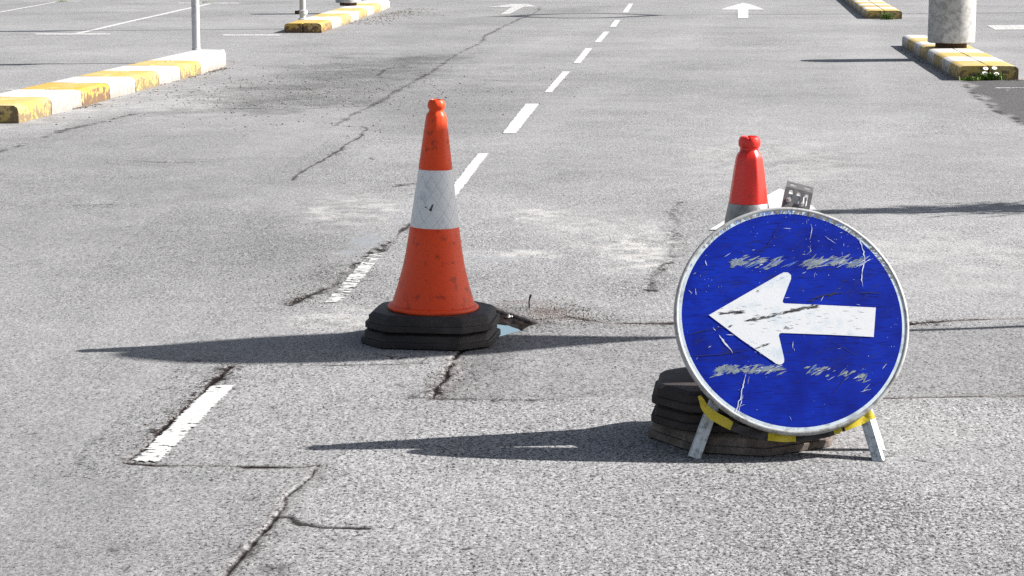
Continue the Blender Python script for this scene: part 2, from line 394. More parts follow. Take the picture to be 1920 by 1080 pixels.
# cracks and seams
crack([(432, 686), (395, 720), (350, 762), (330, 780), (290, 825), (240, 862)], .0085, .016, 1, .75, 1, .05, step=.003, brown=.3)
crack([(240, 867), (290, 871), (420, 872), (560, 875), (598, 869)], .0105, .012, 1, .12, 2, .03, brown=.2)
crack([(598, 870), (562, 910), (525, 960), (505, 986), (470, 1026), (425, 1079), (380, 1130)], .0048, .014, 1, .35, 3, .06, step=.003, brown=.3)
crack([(515, 967), (545, 969), (560, 981), (606, 988), (690, 989)], .0095, .010, .95, .1, 4, .08, gap=.45)
crack([(600, 988), (604, 1000), (628, 1012)], .003, .005, .6, 0, 5, .1)
crack([(435, 1066), (520, 1063), (640, 1070)], .003, .004, .6, 0, 6, .08, gap=.2)
crack([(428, 688), (470, 684), (640, 684), (800, 680)], .008, .006, .7, .2, 7, .05, gap=.35)
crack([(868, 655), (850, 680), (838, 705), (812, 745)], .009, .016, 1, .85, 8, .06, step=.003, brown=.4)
crack([(770, 742), (812, 747), (1000, 749), (1215, 747)], .008, .006, .7, .5, 9, .03, gap=.6)
crack([(1640, 748), (1790, 742), (1960, 739)], .010, .008, .85, .5, 10, .04, gap=.6, brown=.3)
crack([(1000, 600), (1060, 594), (1100, 600), (1140, 607), (1275, 605)], .010, .012, .9, .85, 11, .05, gap=.9, brown=.4)
crack([(1690, 607), (1800, 600), (1960, 597)], .010, .010, .95, .6, 12, .04, gap=.9, brown=.4)
crack([(545, 573), (575, 556), (640, 520), (700, 478), (742, 445), (770, 420)], .013, .014, .85, .95, 13, .06, gap=.5, brown=.2)
crack([(548, 338), (610, 296), (655, 266), (688, 243), (676, 237), (636, 236)], .010, .008, .75, .25, 14, .06)
crack([(626, 236), (660, 215), (712, 190), (770, 155), (830, 121), (900, 80), (965, 40), (1012, 14)], .007, .008, .45, .5, 15, .03, gap=.9)
crack([(688, 148), (706, 146), (722, 130), (760, 122), (826, 122)], .012, .008, .6, .2, 16, .06, gap=.3)
crack([(630, 182), (652, 178), (678, 178)], .012, .008, .7, .2, 17, .06)
crack([(-40, 300), (0, 284), (60, 266), (140, 240), (250, 214)], .010, .006, .65, .7, 18, .04, gap=.6)
crack([(340, 206), (420, 203), (560, 204), (690, 198)], .012, .006, .6, .4, 19, .04, gap=.7)
crack([(1806, 155), (1840, 188), (1868, 209), (1925, 236)], .014, .010, .8, .5, 20, .05, brown=.3)
crack([(1268, 436), (1258, 470), (1244, 505), (1222, 545)], .010, .006, .4, .7, 21, .08, gap=.3)
crack([(1280, 380), (1272, 420), (1268, 440)], .008, .004, .3, .5, 22, .1, gap=.2)
crack([(826, 146), (870, 149), (1010, 152)], .010, .005, .35, .3, 23, .05, gap=.1)
crack([(740, 350), (770, 345), (800, 347)], .008, .006, .6, .6, 24, .08)
crack([(745, 673), (765, 668), (800, 671), (790, 678), (750, 679), (738, 674)], .004, .005, .8, 0, 25, .1)
crack([(700, 662), (735, 668), (742, 676)], .004, .005, .7, 0, 26, .1)
crack([(0, 338), (60, 331), (170, 333), (260, 333)], .008, .004, .45, .3, 27, .04, gap=.1)
crack([(0, 384), (130, 384), (210, 382)], .007, .004, .45, .3, 28, .05, gap=.05)
crack([(250, 302), (330, 306), (380, 303)], .008, .004, .5, .2, 29, .05, gap=.1)
crack([(1530, 560), (1560, 640), (1530, 700)], .004, .004, .4, .2, 30, .1, gap=.1)
for k in range(190):                                             # short scattered chips
    x = RNG.uniform(0, 1920); y = RNG.uniform(700, 1075) if k < 140 else RNG.uniform(250, 700)
    L = RNG.uniform(3, 14); crack([(x, y), (x + L, y + RNG.normal(0, 2))], RNG.uniform(.003, .006), .006, RNG.uniform(.4, .85), 0, 100 + k, .12, n=2)

# pothole beside the first cone
PH = np.array(jag(Gs([(780, 620), (850, 578), (905, 573), (935, 578), (958, 586), (985, 595), (1012, 604), (990, 610), (981, 617), (938, 628), (880, 636), (820, 640), (780, 620)]), .03, 4, 77))
PW = np.array(jag(Gs([(800, 618), (880, 606), (928, 602), (952, 605), (970, 611), (979, 617), (938, 627), (880, 635), (820, 639), (800, 618)]), .025, 4, 78))
W = window(-.75, .45, 6.6, 8.2)
D, _ = seg_dist(XX[W], YY[W], PH); I = inside(XX[W], YY[W], PH); D2, _ = seg_dist(XX[W], YY[W], PW); I2 = inside(XX[W], YY[W], PW)
ZZ[W] += np.where(I, -.010 * np.clip(D / .02, 0, 1) * (1 + .5 * N3[W]), 0) + np.where(I2, -.03 * np.clip(D2 / .02, 0, 1), 0)
DARK[W] = np.maximum(DARK[W], np.where(I, np.clip(D / .012, 0, 1) * np.clip(1.0 - .06 * N3[W], .88, 1), 0))  # wet mud, with the shade of the hollow painted in as near-black
rim = np.where(I, 0, np.exp(-D / .05)); COARSE[W] = np.maximum(COARSE[W], .35 + .7 * rim); BROWN[W] = np.maximum(BROWN[W], .5 * np.exp(-D / .06) * (YY[W] > 7.3))

me = bpy.data.meshes.new('road')
nv = NX * NY; me.vertices.add(nv)
me.vertices.foreach_set('co', np.stack([XX, YY, ZZ], -1).astype(np.float32).ravel())
ii = (np.arange(NY - 1)[:, None] * NX + np.arange(NX - 1)[None, :]).ravel()
quads = np.stack([ii, ii + 1, ii + NX + 1, ii + NX], -1).astype(np.int32)
nf = len(quads); me.loops.add(nf * 4); me.polygons.add(nf)
me.loops.foreach_set('vertex_index', quads.ravel())
me.polygons.foreach_set('loop_start', np.arange(0, nf * 4, 4, dtype=np.int32))
me.polygons.foreach_set('loop_total', np.full(nf, 4, np.int32)) if hasattr(me.polygons[0], 'loop_total') and False else None
me.polygons.foreach_set('use_smooth', np.ones(nf, bool))
for nm, A in (('tone', TONE), ('coarse', np.clip(COARSE, 0, 1.3)), ('dark', np.clip(DARK, 0, 1)), ('brown', BROWN), ('dust', DUST), ('smooth', SMOOTH)):
    at = me.attributes.new(nm, 'FLOAT', 'POINT'); at.data.foreach_set('value', A.astype(np.float32).ravel())
me.materials.append(M_ASPHALT); me.update(calc_edges=True)
road = bpy.data.objects.new('road', me); COL.objects.link(road); tag(road, kind='structure')
def hgt(x, y):
    i = min(max(np.searchsorted(xs, x) - 1, 0), NX - 2); j = min(max(np.searchsorted(ys, y) - 1, 0), NY - 2)
    return float(ZZ[j:j + 2, i:i + 2].max())

puddle = obj('puddle_water', [(x, y, -.010) for x, y in PW[:-1]], [tuple(range(len(PW) - 1))], M_WATER)
tag(puddle, kind='structure')

# ------------------------------------------------------------------ painted markings
def marking(name, quad, wear=.30, nu=None, nv=None, px=True, soft=.022):
    """quad (four corners, near-left, near-right, far-right, far-left) as a thin sheet lying on the road"""
    q = [np.array(p) for p in (Gs(quad) if px else quad)]
    Lu = max(np.linalg.norm(q[1] - q[0]), np.linalg.norm(q[2] - q[3])); Lv = max(np.linalg.norm(q[3] - q[0]), np.linalg.norm(q[2] - q[1]))
    nu = nu or int(min(max(Lu / .02, 4), 50)); nv = nv or int(min(max(Lv / .02, 4), 120))
    v, e = [], []
    for j in range(nv + 1):
        for i in range(nu + 1):
            u, t = i / nu, j / nv
            p = (q[0] * (1 - u) + q[1] * u) * (1 - t) + (q[3] * (1 - u) + q[2] * u) * t
            v.append((p[0], p[1], hgt(p[0], p[1]) + .004)); e.append(min(1, min(u * Lu, (1 - u) * Lu, t * Lv, (1 - t) * Lv) / soft))
    f = [(j * (nu + 1) + i, j * (nu + 1) + i + 1, (j + 1) * (nu + 1) + i + 1, (j + 1) * (nu + 1) + i) for j in range(nv) for i in range(nu)]
    o = obj(name, v, f, M_PAINT)
    for nm, val in (('edge', e), ('wear', [wear] * len(v))):
        a = o.data.attributes.new(nm, 'FLOAT', 'POINT'); a.data.foreach_set('value', val)
    return tag(o, kind='structure')
def flat_marking(name, polys, wear=.25):
    v, f = [], []
    for poly in polys:
        b0 = len(v); v += [(x, y, hgt(x, y) + .005) for x, y in Gs(poly)]; f.append(tuple(range(b0, len(v))))
    o = obj(name, v, f, M_PAINT)
    for nm, val in (('edge', 1.), ('wear', wear)):
        a = o.data.attributes.new(nm, 'FLOAT', 'POINT'); a.data.foreach_set('value', [val] * len(v))
    return tag(o, kind='structure')
for q, wr in (([(238, 869), (306, 868), (452, 720), (388, 722)], .425), ([(598, 572), (650, 568), (728, 474), (688, 477)], .485), ([(816, 388), (845, 388), (920, 287), (893, 288)], .36),
              ([(940, 251), (969, 251), (1013, 195), (984, 195)], .33), ([(1019, 174), (1036, 174), (1071, 134), (1053, 134)], .35), ([(1073, 119), (1090, 119), (1112, 91), (1096, 91)], .34),
              ([(1113, 80), (1127, 80), (1144, 60), (1131, 60)], .33), ([(1142, 51), (1156, 51), (1164, 38), (1152, 38)], .33), ([(1166, 24), (1178, 24), (1188, 7), (1178, 7)], .33)):
    marking('lane_line', q, wr)
flat_marking('lane_arrow', [[(1350, 18.5), (1434, 18.5), (1405, 8), (1393, 6.3), (1385, 8)], [(1383, 34.5), (1403, 34.5), (1403, 18.5), (1383, 18.5)]])
flat_marking('lane_arrow', [[(1330, 432), (1574, 430), (1500, 368), (1462, 354), (1440, 366)], [(1420, 560), (1500, 560), (1520, 431), (1450, 431.5)]], .22)
flat_marking('lane_arrow', [[(938, 28), (955, 27), (984, 12), (962, 12)], [(914, 14), (1006, 13), (990, 8), (960, 8)]], .46)
for q, wr in (([(133, 64), (150, 64), (406, 6), (396, 5)], .30), ([(-30, 27), (-12, 27), (122, 2), (110, 2)], .30), ([(40, 4), (155, 4), (155, 2), (40, 2)], .38), ([(330, 7), (452, 8), (452, 5), (330, 5)], .36),
              ([(60, 66), (212, 66), (212, 63), (60, 63)], .32), ([(412, 68), (530, 68), (530, 65), (412, 65)], .32), ([(0, 172), (36, 171), (36, 168), (0, 168)], .38), ([(280, 173), (332, 173), (332, 170), (280, 170)], .38),
              ([(1862, 57), (1960, 56), (1960, 47), (1845, 48)], .32), ([(1660, 58), (1722, 57), (1708, 43), (1652, 43)], .43), ([(1680, 16), (1745, 16), (1745, 12), (1680, 12)], .42),
              ([(1856, 168), (1940, 168), (1940, 165), (1856, 165)], .36), ([(1878, 174), (1896, 174), (1898, 168), (1880, 169)], .38), ([(1842, 175), (1854, 175), (1856, 170), (1844, 170)], .38),
              ([(1872, 196), (1895, 196), (1890, 190), (1872, 189)], .42), ([(1906, 194), (1940, 194), (1940, 184), (1908, 188)], .44), ([(1868, 162), (1904, 162), (1904, 160), (1868, 160)], .42)):
    marking('bay_line', q, wr + .135, soft=.05)

# ------------------------------------------------------------------ kerb islands: pairs of painted kerb stones in line
def kerb_block(L, wdt, h, last=0):
    """one kerb stone, local x along width, y along length; outer top edge rounded"""
    bm = bmesh.new()
    prof = [(0, 0), (0, h * .70), (.010, h * .88), (.032, h * .975), (.07, h), (wdt, h), (wdt, 0)]
    n = 5; rings = []
    for j in range(n + 1):
        t = j / n; y = t * L
        k = max(0, (t - .25) / .75) ** 2 * last
        rings.append([bm.verts.new((x + (wdt - x) * .8 * k, y, z + random.gauss(0, .0012))) for x, z in prof])
    for a, c in zip(rings, rings[1:]):
        for i in range(len(prof) - 1): bm.faces.new((a[i], a[i + 1], c[i + 1], c[i]))
    bm.faces.new(rings[0][::-1]); bm.faces.new(rings[-1])
    bmesh.ops.recalc_face_normals(bm, faces=bm.faces[:])
    return bm
def island(label, near, far, nblk, pattern, taper_near=0, taper_far=1, h=.13, width=.54, nose=0):
    a, b_ = Vector((*near, 0)), Vector((*far, 0)); d = b_ - a; L = d.length / nblk
    t = thing('kerb_island', label, 'kerb', a, math.atan2(d.y, d.x) - R(90), 'yellow and white kerb islands')
    for k in range(nblk):
        for s in (0, 1):
            bm = kerb_block(L - .014 + (nose if k == nblk - 1 else 0), width / 2 - .008, h, taper_far * (s == 1 or not nose) if k == nblk - 1 else 0)
            if k == 0 and taper_near:
                pass
            for v in bm.verts:
                if s: v.co.x = width - v.co.x
                v.co.y += k * L + .004
            if s: bmesh.ops.reverse_faces(bm, faces=bm.faces[:])
            m = {'Y': M_KY, 'W': M_KW, 'D': M_KYD}[pattern[k % len(pattern)]]
            bm_obj('kerb_stone', bm, m, t, True, 30)
    return t
nl = G(35, 232); fl = G(412, 130); dv = Vector((fl[0] - nl[0], fl[1] - nl[1])).normalized(); pr = Vector((dv.y, -dv.x))
kw = .56
il = island('yellow and white kerb island with a thin grey post, at the left edge', (nl[0] - pr.x * kw, nl[1] - pr.y * kw), (fl[0] - pr.x * kw, fl[1] - pr.y * kw), 8, 'YWDWYWYW', width=kw, nose=1.15)
ir = island('yellow and white kerb island carrying the large stained white bollard', G(1797, 150), G(1691, 86), 8, 'YW', taper_far=0)
im_n = G(533, 62)
im = island('distant yellow and white kerb island with a clamped post on its near end', im_n, (G(742, 12)[0] - .53, G(742, 12)[1]), 9, 'DWYWYWYWW', width=.50)
ik = island('farthest kerb island, bare but for weeds, cut by the top edge', G(1625, 35.5), (G(1583, 0)[0] + .05, G(1583, 0)[1] + .6), 12, 'YW', taper_far=0)

# ------------------------------------------------------------------ posts and bollards
def bollard(label, loc, sc=1.0):
    t = thing('bollard', label, 'bollard', (*loc, .13), 0, 'white bollards on the kerb islands')
    v, f, uv = lathe([(.165 * sc, 0), (.165 * sc, .055), (.15 * sc, .055)], 40); obj('base_ring', v, f, M_RUST, t, True)
    r = .247 * sc; v, f, uv = lathe([(r * .7, .05), (r - .012, .05), (r, .058), (r, .80), (r - .01, .84), (r * .8, .87), (0.001, .885)], 48)
    obj('drum', v, f, M_BOLL, t, True)
    return t
bollard('wide stained white bollard on a rusty ring, on the right kerb island', G(1783, 88.5, .13))
bollard('small distant white bollard on a dark ring, on the far left kerb island', G(653, 10.5, .13), .85)
def post(label, loc, r, h, plate, clamp=False, tilt=0):
    t = thing('sign_post', label, 'post', (*loc, .128), 0, 'thin metal posts on the kerb islands')
    bm = bmesh.new(); add_tube(bm, [(0, 0, 0), (tilt * h, 0, h)], r, 20); bm_obj('pole', bm, M_POST, t, True)
    v, f, uv = lathe([(r * (1.6 if clamp else 1.15), 0), (r * (1.6 if clamp else 1.15), .012), (r * 1.02, .02)], 24); obj('foot_collar', v, f, M_POST if not clamp else M_GALV, t, True)
    if clamp:
        v, f, uv = lathe([(r + .002, .07), (r + .02, .075), (r + .02, .13), (r + .002, .135)], 24, False); o = obj('clamp', v, f, M_GALV, t, True)
        bm = bmesh.new(); add_box(bm, Matrix.Translation((-r - .035, -.02, .1)), .06, .035, .05); add_tube(bm, [(-r - .05, -.05, .1), (-r - .05, .02, .1)], .012, 8)
        bm_obj('clamp_lug', bm, M_RUST, t)
    z0, z1, wd = plate
    bm = bmesh.new(); add_box(bm, Matrix.Translation((0, -r - .012, (z0 + z1) / 2)) @ Matrix.Rotation(R(38), 4, 'Z'), wd, .006, z1 - z0); bm_obj('plate', bm, M_GALV, t)
    return t
post('plain thin grey post standing on the left kerb island', G(368, 93.5, .13), .041, 1.75, (.93, 1.6, .55))
post('thin post with a rusty clamp at its foot, on the distant kerb island', G(568, 36.5, .13), .043, 2.9, (2.0, 2.75, .7), True, -.01)

# ------------------------------------------------------------------ cones and their rubber bases
def oct_outline(a, b_, c, r=.010, n=2):
    pts = [(a - c, -b_), (a, -b_ + c), (a, b_ - c), (a - c, b_), (-a + c, b_), (-a, b_ - c), (-a, -b_ + c), (-a + c, -b_)]
    out = []
    for i, p in enumerate(pts):
        p0, p, p1 = Vector(pts[i - 1]), Vector(p), Vector(pts[(i + 1) % 8])
        d0, d1 = (p0 - p).normalized(), (p1 - p).normalized()
        A, B = p + d0 * r, p + d1 * r
        for k in range(n + 1):
            t = k / n; out.append(tuple((1 - t) ** 2 * A + 2 * t * (1 - t) * p + t * t * B))
    return out
def base_mesh(a=.213, b_=.19, c=.088, h=.052, hole=None):
    bm = bmesh.new(); rings = []
    for ins, z in ((.004, 0), (0, .003), (0, .0185), (.0015, .0205), (.010, .0215), (.011, .024), (.011, .040), (.0125, .0425), (.023, .0495), (.028, h)):
        rings.append([bm.verts.new((x, y, z + random.gauss(0, .0004))) for x, y in oct_outline(a - ins, b_ - ins, c - ins * .6)])
    n = len(rings[0])
    for p, q in zip(rings, rings[1:]):
        for k in range(n): bm.faces.new((p[k], p[(k + 1) % n], q[(k + 1) % n], q[k]))
    bm.faces.new(rings[0][::-1])
    if not hole: bm.faces.new(rings[-1])
    else:
        hx, hy, hr, hd = hole; m = 28
        top = [bm.verts.new((hx + hr * math.cos(2 * math.pi * k / m), hy + hr * math.sin(2 * math.pi * k / m), h)) for k in range(m)]
        low = [bm.verts.new((v.co.x, v.co.y, h - hd)) for v in top]
        for k in range(m): bm.faces.new((top[k], low[k], low[(k + 1) % m], top[(k + 1) % m]))
        bm.faces.new(low)
        E = [bm.edges.get((rings[-1][k], rings[-1][(k + 1) % n])) for k in range(n)] + [bm.edges.get((top[k], top[(k + 1) % m])) for k in range(m)]
        bmesh.ops.triangle_fill(bm, use_beauty=True, use_dissolve=False, edges=E)
    bmesh.ops.recalc_face_normals(bm, faces=bm.faces[:])
    return bm
def sleeve_material(name, col, dirt, lines, lo, hi):
    m, t, p = mat(name); b = NB(t); co = obco(b)
    uv = b.n('ShaderNodeUVMap').outputs[0]; sp = b.n('ShaderNodeSeparateXYZ', {0: uv})
    nz = b.math('MULTIPLY', b.math('SUBTRACT', b.noise(co, 11, 4, .6), .5), .55)
    u = b.math('MULTIPLY', sp.outputs[0], 11.0); v = b.math('MULTIPLY', sp.outputs[1], 17.0)
    ln = None
    for s in (1, -1):
        q = b.math('ADD', b.math('ADD', u, b.math('MULTIPLY', v, s)), nz)
        d = b.math('ABSOLUTE', b.math('SUBTRACT', b.math('FRACT', q), .5))
        l = b.ramp(d, .0, .035, 1.0, 0.0); ln = l if ln is None else b.math('MAXIMUM', ln, l)
    ln = b.math('MULTIPLY', ln, b.math('MULTIPLY', b.ramp(b.noise(co, 14, 3, .6), .34, .50), lines))
    n = b.noise(co, 22, 7, .65)
    c = b.mix(b.ramp(n, lo, hi), col, dirt)
    c = b.mix(ln, c, (.10, .10, .11)); b.link(c, p.inputs['Base Color'])
    p.inputs['Roughness'].default_value = .42
    b.link(b.bump(b.math('ADD', b.math('MULTIPLY', ln, -1.0), b.noise(co, 16, 4, .5)), .2, .004), p.inputs['Normal'])
    return m
M_SLV = sleeve_material('white_reflective_sleeve', (.62, .63, .64), (.42, .43, .45), .5, .55, .70)
M_SLV2 = sleeve_material('grey_dirty_sleeve', (.27, .27, .27), (.13, .125, .12), .0, .42, .64)

def cone_one():
    x, y = -.264, 7.02
    t = thing('traffic_cone', 'tall orange cone with a white quilted band, beside the pothole', 'traffic cone', (x, y, .054), R(-7), 'orange traffic cones')
    bm_obj('rubber_base', base_mesh(), M_RUB, t, True, 24)
    K = .00181; KZ = K * .972; KR = K
    z = lambda py: (581 - py) * KZ + .052
    pr = [(.150, .052), (.1515, .054), (.152, .062), (.148, .066), (.137, .069), (73.6 * KR, z(562)), (68.5 * KR, z(545)), (64 * K, z(528)), (57 * K, z(500)), (52.5 * K, z(475)), (48.5 * K, z(448)), (45.3 * K, z(424)),
          (44.2 * K, z(422.9)), (30.3 * K, z(315.2)), (31.0 * K, z(313.4)), (29.2 * K, z(300)), (26 * K, z(275)), (22 * K, z(243)), (18.6 * K, z(217)), (17.2 * K, z(212)), (13.6 * K, z(207)), (13.2 * K, z(204)), (14.3 * K, z(202)),
          (16.0 * K, z(199)), (16.2 * K, z(195)), (15.2 * K, z(190)), (12.5 * K, z(186)), (11.5 * K, z(185)), (10.5 * K, z(186)), (9.5 * K, z(195))]
    def wob(a, zz):                                            # slightly faceted tip
        k = max(0, min(1, (zz - z(320)) / .12)); return 1 + .012 * k * math.cos(8 * a + .4)
    cb = bpy.data.objects.new('cone_body', None)
    v, f, uv = lathe(pr, 72, True, wob)
    body = obj('cone_body', v, f, M_RED, t, True, None, uv, 50)
    body.rotation_euler = (0, R(1.2), R(7)); bpy.data.objects.remove(cb)
    sp = [(45.0 * K, z(423.3)), (44.9 * K, z(422.2)), (37.9 * K, z(368)), (31.3 * K, z(315.8)), (30.6 * K, z(315.2))]
    sp = [(44.4 * K, z(424))] + sp + [(30.0 * K, z(315))]
    v, f, uv = lathe(sp, 72, False); sl = obj('reflective_sleeve', v, f, M_SLV, body, True, None, uv)
    # torn flap on the sleeve
    def on(px, py):
        zz = z(py); r = np.interp(zz, [sp[3][1] - .001, sp[1][1]][::-1] if False else [z(423), z(315)], [44.9 * K, 31.3 * K]) + .001
        s = max(-1, min(1, (px - 812) * K / r)); a = -math.pi / 2 + math.asin(s)
        return (r * math.cos(a), r * math.sin(a), zz)
    p = [on(794, 383), on(807, 391), on(811, 377)]
    bmx = bmesh.new(); vs = [bmx.verts.new(q) for q in p]; bmx.faces.new(vs); bmesh.ops.solidify(bmx, geom=bmx.faces[:], thickness=.001)
    bm_obj('torn_flap', bmx, M_BRK, body)
    u = bm_obj('rubber_base', base_mesh(.219, .196, .088), M_RUB, None, True, 24); u.name = 'cone_base'
    u.location = (x - .006, y + .004, .001); u.rotation_euler = (0, 0, R(-9))
    tag(u, 'black rubber cone base lying flat under the tall orange cone', 'cone base', 'rubber cone bases')
cone_one()

SX, SY = .628, 5.625                                             # the stack behind the sign
for k, (dx, dy, yaw, m, lb, sz) in enumerate(((-.004, .012, -14, M_RUB3, 'dusty brown rubber base, lowest in the stack behind the blue sign', (.246, .226, .148)),
                                              (-.004, .005, -9, M_RUB2, 'dark rubber base in the middle of the stack behind the blue sign', (.240, .2, .095)),
                                              (-.006, .0, -7, M_RUB2, 'dark rubber base with a round hole, topmost in the stack behind the blue sign', (.240, .2, .098)))):
    o = bm_obj('cone_base', base_mesh(*sz, hole=(-.105, .02, .034, .035) if k == 2 else None), m, None, True, 24)
    o.location = (SX + dx, SY + dy, .001 + k * .0535); o.rotation_euler = (0, 0, R(yaw)); tag(o, lb, 'cone base', 'rubber cone bases')

def cone_two():
    t = thing('traffic_cone', 'red cone with a dirty grey sleeve, standing behind the round blue sign', 'traffic cone', (.636, 5.70, .1605), 0, 'orange traffic cones')
    K = .001455; T = .647                                       # top of the cone above its foot
    z = lambda py: T - (py - 252) * K * .955
    pr = [(.126, 0), (.128, .006), (.127, .012), (.118, .016), (.106, .05), (.092, .12), (.080, .2), (.0605, z(412)), (35.5 * K, z(381.5)), (36.3 * K, z(379.5)), (33.5 * K, z(357)), (28.6 * K, z(320)), (25.0 * K, z(296)), (22.8 * K, z(288)), (18 * K, z(281)),
          (16.8 * K, z(278)), (17.2 * K, z(274)), (19.6 * K, z(271)), (20.4 * K, z(266)), (20 * K, z(260)), (17.6 * K, z(254)), (14.5 * K, z(252)), (12 * K, z(253.5)), (9 * K, z(262))]
    def wob(a, zz):
        k = max(0, min(1, (zz - z(385)) / .05)) * (1 if zz < z(285) else .0)
        m = (a + .35) % (math.pi / 4) - math.pi / 8
        return 1 + k * (.985 * math.cos(math.pi / 8) / math.cos(m) - .955) 
    v, f, uv = lathe(pr, 96, True, wob)
    v = [list(q) for q in v]
    for q in v:                                                 # V-shaped notch in the rim of the tip
        if q[2] > z(257.5) and q[1] < .03: q[2] -= max(0, .0045 - abs(q[0] + .004) * 1.1)
    body = obj('cone_body', v, f, M_RED2, t, True, None, uv, 24)
    sp = [(.0945, .12), (.0825, .2), (.062, z(412)), (36.7 * K, z(382)), (36.0 * K, z(381))]
    v, f, uv = lathe(sp, 72, False); obj('reflective_sleeve', v, f, M_SLV2, body, True, None, uv)
    bm = bmesh.new()                                            # open seam in the sleeve, right of centre
    add_tube(bm, [(.021, -.0465, z(381)), (.023, -.049, z(388)), (.032, -.046, z(394)), (.041, -.041, z(398))], .0012, 6); bm_obj('sleeve_tear', bm, M_TB, body)
cone_two()

# ------------------------------------------------------------------ the round blue sign on its folding frame
LEAN = R(27.0); YAW = R(5.0); DC = Vector((.7345, 5.50, .3465)); ROLL = R(-2.6)
MD = Matrix.Translation(DC) @ Matrix.Rotation(YAW, 4, 'Z') @ Matrix.Rotation(R(90) - LEAN, 4, 'X')   # local x right, y up the disc, z out of its face
MDI = MD.inverted()
def loc(px, py, off=0.0):
    o = MDI @ Vector((0, 0, CH)); d = MDI.to_3x3() @ ray(px, py); t = (off - o.z) / d.z; p = o + d * t; return (p.x, p.y)
root = thing('round_sign', 'round blue sign with a white arrow pointing left, scratched, on short legs', 'road sign', (DC.x, 5.37, 0), 0)
RI = root.matrix_basis.inverted() if False else Matrix.Translation(Vector((-DC.x, -5.37, 0)))
MS = RI @ MD                                                    # disc frame -> root frame
def put(bm): bmesh.ops.transform(bm, matrix=MS, verts=bm.verts[:]); return bm
RO, RB = .3115, .2925

def blue_material():
    m, t, p = mat('blue_sign_film'); b = NB(t); co = obco(b)
    n = b.noise(co, 10, 6, .6)
    mp = b.n('ShaderNodeMapping', {0: co}); mp.inputs['Rotation'].default_value = (0, R(-24), 0); mp.inputs['Scale'].default_value = (22, 22, 260)
    sc = b.noise(mp.outputs[0], 1.0, 4, .65)
    mp2 = b.n('ShaderNodeMapping', {0: co}); mp2.inputs['Rotation'].default_value = (0, R(-58), 0); mp2.inputs['Scale'].default_value = (18, 18, 300)
    sc2 = b.noise(mp2.outputs[0], 1.0, 4, .65)
    c = b.mix(b.ramp(n, .34, .62), (.0010, .010, .205), (.002, .022, .345))
    dk = b.math('MULTIPLY', b.ramp(b.math('MINIMUM', sc, sc2), .44, .33), .9)
    c = b.mix(dk, c, (.002, .006, .12))
    lt = b.math('MULTIPLY', b.ramp(b.math('MAXIMUM', sc, sc2), .70, .76), .35)
    c = b.mix(lt, c, (.08, .14, .42))
    vz = b.n('ShaderNodeTexVoronoi', {'Vector': co, 'Scale': 85.0, 'Randomness': 1.0}); ch = b.ramp(vz.outputs['Distance'], .10, .05)
    ch = b.math('MULTIPLY', ch, b.ramp(b.noise(co, 7, 2, .5), .52, .6)); c = b.mix(ch, c, (.40, .46, .55))
    b.link(c, p.inputs['Base Color']); p.inputs['Roughness'].default_value = .5; p.inputs['Specular IOR Level'].default_value = .10
    return m
M_BLUE = blue_material()
M_SCUFF = worn('scuffed_bare_metal', (.22, .255, .265), (.10, .14, .22), 70, .42, .6, .6, .9, .4, .1, .3)
M_SCR = worn('white_scratch', (.62, .66, .72), (.3, .36, .5), 120, .42, .6, .6, .7, .4, 0, .2)
M_SCB = worn('pale_blue_scratch', (.10, .22, .55), (.05, .12, .45), 120, .42, .6, .6, .7, .4, 0, .2)
M_DSC = worn('dark_scratch', (.004, .006, .05), (.01, .012, .03), 120, .42, .6, .6, .7, .3, 0, .2)
M_BLK = worn('black_mark', (.02, .016, .015), (.10, .09, .085), 150, .46, .56, .6, .8, .3, 0, .3)
M_ARW = worn('white_sign_film', (.66, .67, .68), (.42, .52, .60), 19, .53, .68, .6, .55, .3, .05, .05)
M_RING = worn('pale_worn_border_film', (.56, .63, .67), (.26, .30, .33), 26, .50, .64, .5, .75, .35, .08, .1)
M_FLAKE = worn('flaking_border', (.24, .24, .235), (.10, .085, .075), 40, .45, .6, .7, .8, .3, .3, .25)

